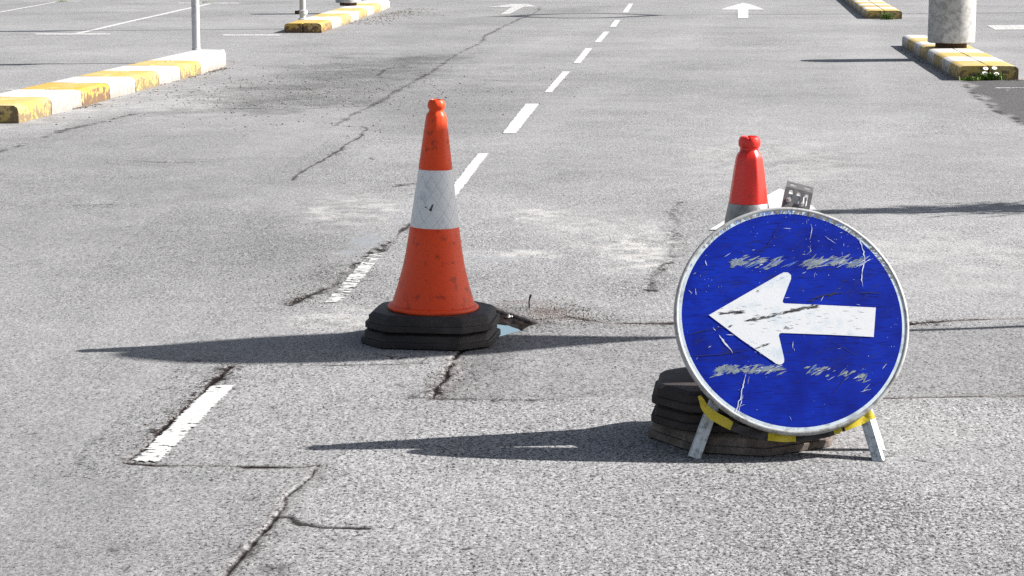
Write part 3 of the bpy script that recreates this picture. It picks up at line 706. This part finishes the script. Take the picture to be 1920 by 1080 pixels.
# face panel with its scratches (same mesh)
def disc_face():
    v, f, fm = [], [], []
    def poly(pts, z, mi):
        b0 = len(v); v.extend((x, y, z) for x, y in pts); f.append(tuple(range(b0, len(v)))); fm.append(mi)
    N = 96
    circ = lambda r, z: [(r * math.cos(2 * math.pi * k / N), r * math.sin(2 * math.pi * k / N), z) for k in range(N)]
    v.extend(circ(RB, .0)); v.extend(circ(RO - .009, -.0002)); f.append(tuple(range(N))); fm.append(0)
    for k in range(N): f.append((k, N + k, N + (k + 1) % N, (k + 1) % N)); fm.append(1)
    rg = random.Random(5)
    def stroke(x, y, L, wd, ang, mi, z):
        c, s = math.cos(ang), math.sin(ang); P = []
        n = 5
        for i in range(n + 1):
            t = i / n; w_ = wd * math.sin(math.pi * min(max(t, .06), .94)) * rg.uniform(.6, 1.2); P.append((t * L - L / 2, w_))
        top = [(x + a * c - q * s, y + a * s + q * c) for a, q in P]; bot = [(x + a * c + q * s, y + a * s - q * c) for a, q in reversed(P)]
        R2 = RB - .003
        if all(px * px + py * py < R2 * R2 for px, py in top + bot): poly(top + bot, z, mi)
    def pstroke(pts, wd, mi, z, jit=.0008):
        P = [Vector(loc(*q)) for q in pts]; Q = []
        for a, b_ in zip(P, P[1:]):
            m = max(2, int((b_ - a).length / .006))
            Q += [a + (b_ - a) * i / m for i in range(m)]
        Q.append(P[-1]); n = len(Q)
        up, dn = [], []
        for i, q in enumerate(Q):
            d = (Q[min(i + 1, n - 1)] - Q[max(i - 1, 0)]).normalized(); nn = Vector((-d.y, d.x)); w_ = wd * (min(i, n - 1 - i, 3) / 3 * .85 + .15) * rg.uniform(.35, 1.25)
            q = q + nn * rg.gauss(0, jit); up.append(q + nn * w_); dn.append(q - nn * w_)
        for i in range(n - 1): poly([up[i], dn[i], dn[i + 1], up[i + 1]], z, mi)
    # two bands of scuffing
    def blotch(px, py, L, Wd, mi, z):
        x, yy = loc(px, py); n = 30; P = []
        c, s = math.cos(R(22)), math.sin(R(22))
        for i in range(n):
            a = 2 * math.pi * i / n; k = rg.uniform(.55, 1.0) if i % 2 else rg.uniform(.8, 1.45)
            q, r = L * k * math.cos(a), Wd * k * math.sin(a) - .35 * L * k * math.cos(a) * .0
            P.append((x + q * c - r * s * (.6) + r * .5, yy + q * s * .45 + r))
        poly(P, z, mi)
    for i, (px, py, L, Wd) in enumerate(((1380, 490, .021, .0075), (1392, 494, .017, .006), (1428, 489, .016, .006), (1452, 496, .011, .005), (1522, 494, .019, .009), (1536, 491, .014, .008), (1566, 493, .017, .008), (1577, 489, .013, .007), (1600, 495, .018, .009), (1612, 490, .013, .006),
                                         (1352, 692, .018, .009), (1366, 690, .016, .008), (1380, 696, .014, .007), (1399, 695, .010, .006), (1412, 696, .013, .006), (1436, 691, .018, .008), (1448, 694, .012, .005), (1532, 692, .009, .003), (1545, 690, .012, .004), (1585, 699, .008, .005), (1600, 697, .008, .003), (1616, 705, .010, .007))):
        blotch(px, py, L, Wd, 2, .0003 + .00001 * i)
    def band(x0, x1, y, spread, dens, gaps, Lm=.036):
        n = int((x1 - x0) * dens * .40)
        for i in range(n):
            px = rg.uniform(x0, x1)
            if any(a < px < b_ for a, b_ in gaps) and rg.random() < .8: continue
            py = y(px) + rg.gauss(0, spread); x, yy = loc(px, py)
            mi = 2 if rg.random() < .62 else (3 if rg.random() < .4 else 4)
            stroke(x, yy, Lm * rg.uniform(.3, 1.25), rg.uniform(.0006, .0026 if mi == 2 else .0012), R(rg.gauss(24, 9)), mi, .0004 + .00002 * (i % 12))
    band(1372, 1465, lambda x: 491, 4.5, 1.5, [(1412, 1418), (1436, 1448)])
    band(1510, 1622, lambda x: 492 - (x - 1510) * .015, 5, 1.7, [(1551, 1557), (1588, 1592)])
    band(1468, 1510, lambda x: 498, 4, .35, [])
    band(1338, 1468, lambda x: 694 - (x - 1338) * .02, 4.5, 1.7, [(1385, 1392), (1404, 1410)], .026)
    band(1500, 1632, lambda x: 692 + (x - 1500) * .12, 5, .75, [(1560, 1575), (1590, 1605)], .022)
    # rubbed darker streaks around the bands, thin scratches everywhere
    for i in range(260):
        px = rg.uniform(1300, 1670); py = rg.choice([rg.gauss(470, 26), rg.gauss(520, 22), rg.gauss(670, 20), rg.uniform(420, 780)])
        x, yy = loc(px, py); stroke(x, yy, rg.uniform(.012, .06), rg.uniform(.0003, .0008), R(rg.gauss(28, 16)), 5, .0002 + .00001 * (i % 9))
    for i in range(60):
        a, r = rg.uniform(0, 6.283), RB * math.sqrt(rg.random()) * .97
        stroke(r * math.cos(a), r * math.sin(a), rg.choice([.002, .003, .005, .009, .02]), rg.uniform(.00035, .0008), R(rg.choice([rg.gauss(25, 15), rg.uniform(0, 180)])), rg.choice([3, 3, 4]), .0005 + .00001 * (i % 9))
    for pts, wd, mi in (([(1609, 440), (1614, 455), (1620, 472), (1622, 486), (1617, 505), (1615, 525), (1618, 538)], .0013, 3), ([(1399, 700), (1392, 730), (1383, 762), (1377, 778)], .0013, 3), ([(1393, 740), (1386, 768), (1383, 775)], .001, 3),
                        ([(1337, 614), (1342, 620)], .0024, 3), ([(1348, 628), (1358, 642), (1366, 652), (1374, 661)], .0028, 3), ([(1322, 488), (1325, 498)], .0022, 3), ([(1291, 544), (1297, 551)], .0024, 3), ([(1546, 442), (1568, 458)], .0009, 3),
                        ([(1512, 420), (1513, 412)], .0009, 3), ([(1521, 420), (1523, 432), (1518, 450)], .0008, 3), ([(1518, 460), (1520, 470), (1512, 478)], .0008, 3), ([(1600, 502), (1637, 485)], .0011, 3), ([(1613, 735), (1634, 730)], .0011, 3),
                        ([(1530, 510), (1526, 522)], .0009, 3), ([(1606, 570), (1612, 573)], .0014, 3), ([(1480, 802 - 20), (1484, 788)], .0012, 3), ([(1420, 560), (1424, 540)], .0007, 4), ([(1404, 705), (1402, 720)], .0009, 3),
                        ([(1514, 567), (1536, 556), (1560, 551), (1582, 549)], .0021, 5), ([(1606, 551), (1630, 549), (1652, 551)], .0015, 5), ([(1290, 628), (1330, 618), (1366, 612)], .0011, 5), ([(1290, 668), (1350, 665), (1410, 655)], .0009, 5),
                        ([(1545, 560), (1565, 552)], .0014, 5), ([(1465, 417), (1440, 460), (1420, 478)], .0008, 5), ([(1560, 640), (1610, 668)], .0007, 5), ([(1600, 690), (1560, 740)], .0007, 5)):
        pstroke(pts, wd, mi, .0009)
    # flaking along the top of the border
    for i in range(230):
        a = R(rg.gauss(78, 30)); r0 = RB + rg.uniform(-.004, .004); r1 = RO - .010
        if not R(12) < a < R(165): continue
        da = rg.uniform(.004, .012); pts = [(r0 * math.cos(a + .012), r0 * math.sin(a + .012)), (r1 * math.cos(a - da), r1 * math.sin(a - da)), (r1 * math.cos(a + da), r1 * math.sin(a + da))]
        poly(pts, .0006 + .00002 * (i % 20), rg.choice([1, 6, 6, 6, 4]))
    V = [MS @ Vector(q) for q in v]
    o = obj('face_panel', V, f, [M_BLUE, M_RING, M_SCUFF, M_SCR, M_SCB, M_DSC, M_FLAKE], root, False, fm)
    return o
face = disc_face()
def arrow():
    px = [(1329, 591), (1400, 550), (1463, 514), (1469, 511), (1477, 511), (1483, 516), (1483, 523), (1468, 562), (1467, 566), (1470, 569), (1560, 573), (1642, 577), (1638, 632), (1560, 628), (1466, 624.5), (1462, 625), (1460, 629), (1470, 672), (1470, 679), (1466, 683), (1461, 684), (1455, 682), (1390, 637)]
    P = [loc(*q) for q in px]; n = len(P); v = [(x, y, .0012) for x, y in P]; f = [tuple(range(n))[::-1]]; fm = [0]
    rg = random.Random(9)
    def mark(pts, wd, mi, cnt, L, z):
        for i in range(cnt):
            k = rg.random() * (len(pts) - 1); a = int(k); t = k - a
            x = pts[a][0] + (pts[a + 1][0] - pts[a][0]) * t; y = pts[a][1] + (pts[a + 1][1] - pts[a][1]) * t
            ang = math.atan2(-(pts[a + 1][1] - pts[a][1]), pts[a + 1][0] - pts[a][0]) + rg.gauss(0, .12)
            q = loc(x, y + rg.gauss(0, wd)); c, s = math.cos(ang) * L * rg.uniform(.4, 1), math.sin(ang) * L * rg.uniform(.4, 1); w_ = rg.uniform(.0003, .0011)
            b0 = len(v); v.extend([(q[0] - c, q[1] - s, z), (q[0], q[1] - w_, z), (q[0] + c, q[1] + s, z), (q[0], q[1] + w_, z)]); f.append((b0, b0 + 1, b0 + 2, b0 + 3)); fm.append(mi)
    mark([(1401, 601), (1440, 594), (1480, 584), (1510, 577), (1534, 575)], 1.5, 1, 130, .012, .0018)
    mark([(1351, 588), (1372, 586), (1394, 585)], 1.4, 1, 50, .012, .0018)
    mark([(1366, 612), (1372, 611)], 1, 1, 6, .006, .0018); mark([(1415, 654), (1445, 645)], .8, 1, 14, .010, .0018); mark([(1470, 616), (1486, 614)], 1.5, 1, 10, .006, .0018); mark([(1418, 546), (1424, 546)], 1, 1, 5, .004, .0018)
    mark([(1540, 585), (1545, 622)], 6, 2, 16, .004, .0016); mark([(1518, 590), (1520, 610)], 3, 2, 8, .004, .0016); mark([(1590, 590), (1610, 620)], 5, 2, 10, .004, .0016); mark([(1400, 640), (1455, 676)], 5, 2, 24, .004, .0016); mark([(1455, 525), (1478, 516)], 3, 2, 16, .004, .0016)
    mark([(1350, 590), (1630, 605)], 14, 3, 46, .012, .0015)
    M_LB = worn('faded_blue_film', (.42, .58, .70), (.62, .70, .76), 120, .45, .6, .5, .8, .3, 0, .1)
    M_GR = worn('grey_scratch', (.45, .46, .48), (.6, .6, .62), 120, .45, .6, .5, .8, .3, 0, .1)
    obj('arrow_symbol', [MS @ Vector(q) for q in v], f, [M_ARW, M_BLK, M_LB, M_GR], face, False, fm)
arrow()
def rim():
    prof = [(RO - .010, .0), (RO - .0095, .0008), (RO - .006, .0016), (RO - .002, .001), (RO, -.002), (RO, -.016), (RO - .004, -.020), (RO - .030, -.020), (RO - .030, -.012)]
    seg = 128; v, f, _ = lathe([(r, z) for r, z in prof], seg, False)
    v = [MS @ Vector(q) for q in v]
    obj('rim', v, f, M_RIM, root, True, None, None, 60)
    v = [MS @ Vector((( RO - .012) * math.cos(2 * math.pi * k / 64), (RO - .012) * math.sin(2 * math.pi * k / 64), -.013)) for k in range(64)]
    obj('back_panel', v, [tuple(range(64))[::-1]], M_GALV, root)
rim()
def leg(foot, top, wd, dp, twist, nm='leg', lab=None):
    """channel-section leg between two points of the root frame"""
    a, b_ = Vector(foot), Vector(top); d = (b_ - a).normalized(); L = (b_ - a).length
    xax = Matrix.Rotation(twist, 3, 'Z') @ Vector((1, 0, 0)); yax = d.cross(xax).normalized(); xax = yax.cross(d).normalized()
    M = Matrix.Translation(a) @ Matrix((xax, yax, d)).transposed().to_4x4()
    pr = [(-wd / 2, dp), (-wd / 2, 0), (-wd / 2 + .002, -.002), (-.003, -.002), (-.002, -.0005), (.002, -.0005), (.003, -.002), (wd / 2 - .002, -.002), (wd / 2, 0), (wd / 2, dp), (wd / 2 - .003, dp), (wd / 2 - .003, .002), (-wd / 2 + .003, .002), (-wd / 2 + .003, dp)]
    n = len(pr); v = [M @ Vector((x, y, 0 if y < dp * .5 else .0)) for x, y in pr] + [M @ Vector((x, y, L)) for x, y in pr]
    f = [(i, (i + 1) % n, n + (i + 1) % n, n + i) for i in range(n)] + [tuple(range(n))[::-1], tuple(range(n, 2 * n))]
    o = obj(nm, v, f, M_GALV, root)
    if lab: o['label'] = lab
    return o
def rl(px, py, off):                                            # a photo point on the plane 'off' behind the face, in the root frame
    x, y = loc(px, py, off); return MS @ Vector((x, y, off))
gl = lambda px, py: RI @ Vector((*G(px, py), .0))
leg(gl(1302.5, 859), rl(1350, 728, -.050), .0305, .022, R(8))
leg(gl(1646.5, 866), rl(1602, 716, -.050), .0275, .030, R(-27))
wr = RI @ Vector((*G(1649, 846), 0)); leg(wr, wr + Vector((-.085, .075, .27)), .022, .02, R(-25))
def plate_with_holes(outer, holes, thick, M, name, material, parent):
    bm = bmesh.new(); loops = []
    for lp in [outer] + holes: loops.append([bm.verts.new((x, y, 0)) for x, y in lp])
    E = [bm.edges.new((lp[k], lp[(k + 1) % len(lp)])) for lp in loops for k in range(len(lp))]
    bmesh.ops.triangle_fill(bm, use_beauty=True, use_dissolve=False, edges=E)
    r = bmesh.ops.extrude_face_region(bm, geom=bm.faces[:]); bmesh.ops.translate(bm, vec=(0, 0, -thick), verts=[q for q in r['geom'] if isinstance(q, bmesh.types.BMVert)])
    bmesh.ops.recalc_face_normals(bm, faces=bm.faces[:]); bmesh.ops.transform(bm, matrix=M, verts=bm.verts[:])
    return bm_obj(name, bm, material, parent)
def slot(x, y, w_, h, n=6):
    r = min(w_, h) / 2; P = []
    if w_ >= h:
        for k in range(n + 1): a = -math.pi / 2 + math.pi * k / n; P.append((x + w_ / 2 - r + r * math.cos(a), y + r * math.sin(a)))
        for k in range(n + 1): a = math.pi / 2 + math.pi * k / n; P.append((x - w_ / 2 + r + r * math.cos(a), y + r * math.sin(a)))
    else:
        for k in range(n + 1): a = math.pi * k / n; P.append((x + r * math.cos(a), y + h / 2 - r + r * math.sin(a)))
        for k in range(n + 1): a = math.pi + math.pi * k / n; P.append((x + r * math.cos(a), y - h / 2 + r + r * math.sin(a)))
    return P
# bracket on the top edge, twisted clockwise
bx, by = loc(1496, 372, -.024)
MB = MS @ Matrix.Translation((bx, by, -.024)) @ Matrix.Rotation(R(-15.5), 4, 'Z')
bw, bh = .0735, .068
br = plate_with_holes([(-bw / 2, -bh * .75), (bw / 2, -bh * .75), (bw / 2, bh * .38), (-bw / 2, bh * .38)], [slot(-.0215, .002, .0105, .036), slot(0, .0, .0105, .036), slot(.0215, .0, .0105, .036)], .002, MB, 'bracket', M_BRK, root)
MF = MB @ Matrix.Translation((0, bh * .38, 0)) @ Matrix.Rotation(R(-24), 4, 'X')
plate_with_holes([(-bw / 2, 0), (bw / 2, 0), (bw / 2, 0.022), (-bw / 2, .022)], [slot(-.0185, .0118, .0185, .0095), slot(.0195, .0118, .0185, .0095)], .002, MF, 'bracket_flange', M_BRK, br)
for q in (-1, 1):
    bm = bmesh.new(); x0 = q * bw / 2; bmesh.ops.create_cube(bm, size=1, matrix=MB @ Matrix.Translation((x0 - q * .0012, -bh * .18, -.010)) @ Matrix.Diagonal((.0025, bh * 1.1, .018, 1))); bm_obj('bracket_cheek', bm, M_GALV if q > 0 else M_BRK, br)
for (x, y) in ((-.0245, -.012), (.0125, -.0165)):
    bm = bmesh.new(); bmesh.ops.create_cone(bm, cap_ends=True, segments=6, radius1=.0072, radius2=.0064, depth=.007, matrix=MB @ Matrix.Translation((x, y, .0035)))
    bmesh.ops.create_cone(bm, cap_ends=True, segments=12, radius1=.0036, radius2=.0034, depth=.010, matrix=MB @ Matrix.Translation((x, y, .010)))
    if x > 0: bmesh.ops.create_cone(bm, cap_ends=True, segments=8, radius1=.0045, radius2=.0012, depth=.020, matrix=MB @ Matrix.Translation((x + .0015, y + .012, .006)) @ Matrix.Rotation(R(-90), 4, 'X'))
    bm_obj('bolt', bm, M_BOLT, br)
bm = bmesh.new(); bmesh.ops.create_cube(bm, size=1, matrix=MB @ Matrix.Translation((-.0005, -.004, -.012)) @ Matrix.Diagonal((.05, .028, .012, 1))); bm_obj('clamp_bar', bm, M_POST, br)
# striped tape tied along the lower edge
def tape():
    P = [(1311, 742, 3), (1316, 752, 5), (1321, 764, 7), (1336, 779, 9), (1360, 792, 9), (1372, 799, 8), (1390, 806, 8), (1424, 816, 7), (1440, 819, 7), (1470, 822, 7), (1492, 821, 7), (1530, 816, 8), (1552, 811, 9), (1562, 807, 9), (1577, 800, 10), (1582, 799, 10), (1610, 788, 10), (1626, 780, 10), (1637, 774, 11)]
    yb = [0, 0, 0, 0, 0, 1, 1, 1, 0, 0, 1, 1, 1, 0, 1, 0, 0, 0]
    v, f, fm = [], [], []
    rg = random.Random(3)
    sub = 4; row = 0
    for i in range(len(P) - 1):
        for s in range(sub + (1 if i == len(P) - 2 else 0)):
            t = s / sub; x = P[i][0] * (1 - t) + P[i + 1][0] * t; y = P[i][1] * (1 - t) + P[i + 1][1] * t; w_ = P[i][2] * (1 - t) + P[i + 1][2] * t
            d = Vector((P[i + 1][0] - P[i][0], P[i + 1][1] - P[i][1])).normalized(); nn = Vector((-d.y, d.x))
            for k in range(4):
                u = k / 3 * 2 - 1; off = -.0225 + rg.gauss(0, .0006) + .0015 * math.sin(row * .9 + k)
                q = loc(x + nn.x * w_ * u, y + nn.y * w_ * u, off); v.append(MS @ Vector((q[0], q[1], off)))
            if row:
                for k in range(3): f.append((4 * row - 4 + k, 4 * row + k, 4 * row + k + 1, 4 * row - 3 + k)); fm.append(yb[i if s else i - 1])
            row += 1
    obj('hazard_tape', v, f, [M_TY, M_TB], root, True, fm)
tape()
bm = bmesh.new(); add_tube(bm, [rl(1605, 779, -.03), rl(1611, 793, -.034), rl(1620, 800, -.036), rl(1630, 805, -.034)], .0014, 6); bm_obj('tie_wire', bm, M_TB, root)

# ------------------------------------------------------------------ weeds, twig, pebble, grit
def weed(px, py, n, h, spread, label, flowers=()):
    x, y = G(px, py); t = thing('weed', label, 'weed', (x, y, hgt(x, y)), 0, 'weeds at the kerb ends')
    v, f = [], []
    rg = random.Random(int(px))
    for i in range(n):
        a = rg.uniform(0, 6.283); r0 = rg.uniform(0, spread); bx_, by_ = r0 * math.cos(a), r0 * math.sin(a) * .35
        L = h * rg.uniform(.4, 1.1); ln = rg.uniform(.2, 1.1); wd = rg.uniform(.004, .011); da = rg.uniform(0, 6.283)
        u = Vector((math.cos(da), math.sin(da) * .6, 0)); s = Vector((-u.y, u.x, 0)) * wd; b0 = len(v); p = Vector((bx_, by_, 0))
        m = p + u * L * ln * .4 + Vector((0, 0, L * .7)); e = p + u * L * ln + Vector((0, 0, L * (1.05 - ln * .45)))
        v += [p - s * .4, p + s * .4, m + s, m - s, e]; f += [(b0, b0 + 1, b0 + 2, b0 + 3), (b0 + 3, b0 + 2, b0 + 4)]
    obj('leaves', v, f, M_LEAF, t)
    for fx, fz in flowers:
        q = Vector((fx, -.015, fz)); bm = bmesh.new(); add_tube(bm, [(fx * .6, 0, 0), q], .0015, 5); st = bm_obj('stem', bm, M_LEAF, t)
        v, f = [], []
        for k in range(14):
            a = 2 * math.pi * k / 14; b0 = len(v); c, s = math.cos(a), math.sin(a)
            up = Vector((0, -.55, .83)); e1 = Vector((1, 0, 0)); e2 = up.cross(e1)
            P = lambda r, w_: q + (e1 * c + e2 * s) * r + (e2 * c - e1 * s) * w_
            v += [P(.004, -.002), P(.022, -.005), P(.025, 0), P(.022, .005), P(.004, .002)]; f.append(tuple(range(b0, b0 + 5)))
        obj('flower', v, f, M_PETAL, st)
        v, f, uv = lathe([(.007, 0), (.005, .004), (.001, .005)], 10); obj('flower_centre', [Matrix.Rotation(R(33), 3, 'X') @ Vector(k) + q for k in v], f, M_YOLK, st)
weed(1858, 151, 150, .085, .13, 'leafy green weed with small white daisies against the right kerb end', ((-.055, .108), (.025, .112), (-.06, .066), (.045, .06)))
weed(1818, 152, 60, .055, .10, 'low sprig of weed at the left corner of the right kerb end')
weed(1892, 150, 45, .06, .07, 'low sprig of weed at the right corner of the right kerb end')
weed(1664, 37, 120, .13, .14, 'small distant weed at the end of the farthest kerb island')
weed(119, 3.5, 30, .05, .12, 'tiny grass sprig beside a bay line, near the top left')
weed(384, 6, 30, .05, .12, 'tiny grass sprig on a bay line, right of the thin grey post')
x, y = G(993, 577); bm = bmesh.new(); add_tube(bm, [(x, y, -.01), (x - .002, y, .02), (x + .001, y + .004, .042), (x + .004, y, .05)], .0035, 6, .0022); add_tube(bm, [(x, y, .03), (x + .007, y, .047)], .002, 5)
tag(bm_obj('twig', bm, M_TWIG, None, True), 'short dark twig standing upright at the pothole edge', 'twig')
def stone_mesh(bm, p, r, rg):
    vs = bmesh.ops.create_icosphere(bm, subdivisions=1, radius=r, matrix=Matrix.Translation(p))['verts']
    k = (rg.uniform(.7, 1.4), rg.uniform(.7, 1.3), rg.uniform(.5, .85))
    for q in vs:
        d = q.co - Vector(p); q.co = Vector(p) + Vector((d.x * k[0], d.y * k[1], d.z * k[2])) * rg.uniform(.8, 1.2)
rg = random.Random(21); bm = bmesh.new(); x, y = G(954, 592); stone_mesh(bm, (x, y, -.002), .0085, rg); stone_mesh(bm, (x + .010, y + .004, -.003), .006, rg)
tag(bm_obj('pebble', bm, M_PEB, None, True), 'small white pebble on the dark far wall of the pothole', 'pebble')
def grit():
    v, f = [], []; rg = np.random.default_rng(5)
    base = np.array([(1, 0, 0), (-1, 0, 0), (0, 1, 0), (0, -1, 0), (0, 0, 1), (0, 0, -1)], float); tri = [(0, 2, 4), (2, 1, 4), (1, 3, 4), (3, 0, 4), (2, 0, 5), (1, 2, 5), (3, 1, 5), (0, 3, 5)]
    def add(x, y, r):
        if inside(np.array([x]), np.array([y]), PH)[0]: return
        b0 = len(v); a = rg.uniform(0, 6.28); P = base * rg.uniform(.6, 1.3, (6, 1)) * np.array([1, 1, .6]) * r
        c, s = math.cos(a), math.sin(a); z = hgt(x, y) + r * .25
        v.extend((x + p[0] * c - p[1] * s, y + p[0] * s + p[1] * c, z + p[2]) for p in P); f.extend(tuple(b0 + i for i in t) for t in tri)
    def line(p0, p1, n, sp, r0, r1):
        a, b_ = np.array(G(*p0)), np.array(G(*p1)); d = b_ - a; nn = np.array([d[1], -d[0]]) / np.hypot(*d)
        for i in range(n):
            q = a + d * rg.random() + nn * abs(rg.normal(0, sp)); add(q[0], q[1], rg.uniform(r0, r1))
    line((250, 165), (416, 128), 620, .05, .004, .016); line((130, 205), (180, 195), 110, .03, .004, .013)
    line((640, 46), (765, 16), 520, .30, .005, .016); line((1690, 92), (1795, 152), 60, .03, .004, .014); line((1880, 152), (1915, 151), 40, .04, .004, .012)
    for px, py, rx, ry, n in ((1045, 583, .07, .10, 200), (1080, 598, .10, .05, 160), (640, 520, .16, .3, 240), (590, 560, .1, .1, 110), (850, 700, .05, .12, 110), (560, 170, .9, 1.6, 700), (330, 780, .03, .12, 30)):
        x, y = G(px, py)
        for i in range(n): add(x + rg.normal(0, rx), y + rg.normal(0, ry), rg.uniform(.002, .0055) * max(1, y / 8))
    for i in range(420):
        x, y = G(rg.uniform(0, 1920), rg.uniform(180, 1075)); add(x, y, rg.uniform(.0015, .004))
    tag(obj('loose_grit', v, f, M_GRIT), 'loose grit and small stones strewn along the kerbs and cracks', 'grit', kind='stuff')
grit()

# ------------------------------------------------------------------ things just outside the right edge whose shadows cross the road
def parasol():
    p0, p1 = Vector((*G(1260, 631), 0)), Vector((*G(215, 668), 0)); d = (p0 - p1).normalized()
    L = 2.75; base = p0 + Vector((math.cos(SUN_AZ), math.sin(SUN_AZ), 0)) * L
    t = thing('closed_parasol', 'closed parasol on a thin pole beyond the right edge, casting the long shadow', 'parasol', base)
    k = math.tan(SUN_EL); z0 = L * k; z1 = (L + (p0 - p1).length) * k
    bm = bmesh.new(); add_tube(bm, [(0, 0, 0), (0, 0, z1 - .1)], .019, 14); bm_obj('pole', bm, M_POST, t, True)
    H = z1 - z0
    pr = [(.02, z0), (.05, z0 + .10 * H), (.11, z0 + .24 * H), (.175, z0 + .36 * H), (.22, z0 + .50 * H), (.235, z0 + .62 * H), (.215, z0 + .75 * H), (.16, z0 + .87 * H), (.07, z0 + .96 * H), (.01, z1)]
    v, f, uv = lathe(pr, 48, True, lambda a, z: 1 + .06 * math.cos(8 * a)); obj('folded_canopy', v, f, M_GALV, t, True)
    v, f, uv = lathe([(.24, 0), (.24, .05), (.05, .08), (.03, .3)], 32); obj('weighted_foot', v, f, M_RUB, t, True)
parasol()
def thin_tree():
    b0 = Vector((*G(1600, 396), 0)); L = 2.6; x, y = b0.x + math.cos(SUN_AZ) * L, b0.y + math.sin(SUN_AZ) * L
    t = thing('slim_tree', 'slim columnar tree beyond the right edge, casting the brushy upper shadow', 'tree', (x, y, 0))
    bm = bmesh.new(); add_tube(bm, [(0, 0, 0), (.01, 0, 1.0), (0, .01, 1.7)], .05, 10, .02); bm_obj('trunk', bm, M_TWIG, t, True)
    rg = random.Random(4); v, f = [], []
    for i in range(3600):
        z = rg.uniform(.12, 2.0); wd = .19 if z < 1.35 else .19 * max(.12, 1 - (z - 1.35) / .75)
        if z > 1.3 and rg.random() < .45: continue
        p = Vector((rg.gauss(0, wd * .5), rg.gauss(0, wd * .5), z)); d = Vector((rg.gauss(0, .3), rg.gauss(0, .3), 1)).normalized(); s = d.cross(Vector((rg.gauss(0, 1), rg.gauss(0, 1), .1))).normalized() * .012
        L_ = rg.uniform(.06, .13); b1 = len(v); v += [p - s, p + s, p + d * L_]; f.append((b1, b1 + 1, b1 + 2))
    obj('crown', v, f, M_LEAF, t)
thin_tree()
def lamp():
    b0 = Vector((*G(1080, 27), 0)); L = 13.2; x, y = b0.x + math.cos(R(7)) * L, b0.y + math.sin(R(7)) * L; z0 = (L - 1.25) * math.tan(SUN_EL)
    t = thing('lamp_post', 'tall lamp post beyond the right edge, casting the long far shadow', 'street lamp', (x, y, 0))
    bm = bmesh.new(); add_tube(bm, [(0, 0, 0), (0, 0, z0)], .07, 12, .045); bm_obj('pole', bm, M_POST, t, True)
    for s in (-1, 1):
        P = [(0, s * .95 * math.sin(math.pi * k / 10) , z0 + 1.7 * k / 10) for k in range(11)]
        bm = bmesh.new(); add_tube(bm, P, .085, 8); bm_obj('arm', bm, M_POST, t, True)
    bm = bmesh.new(); bmesh.ops.create_cone(bm, cap_ends=True, segments=16, radius1=.22, radius2=.08, depth=.25, matrix=Matrix.Translation((0, 0, z0 + 1.75))); bm_obj('lantern', bm, M_POST, t, True)
lamp()
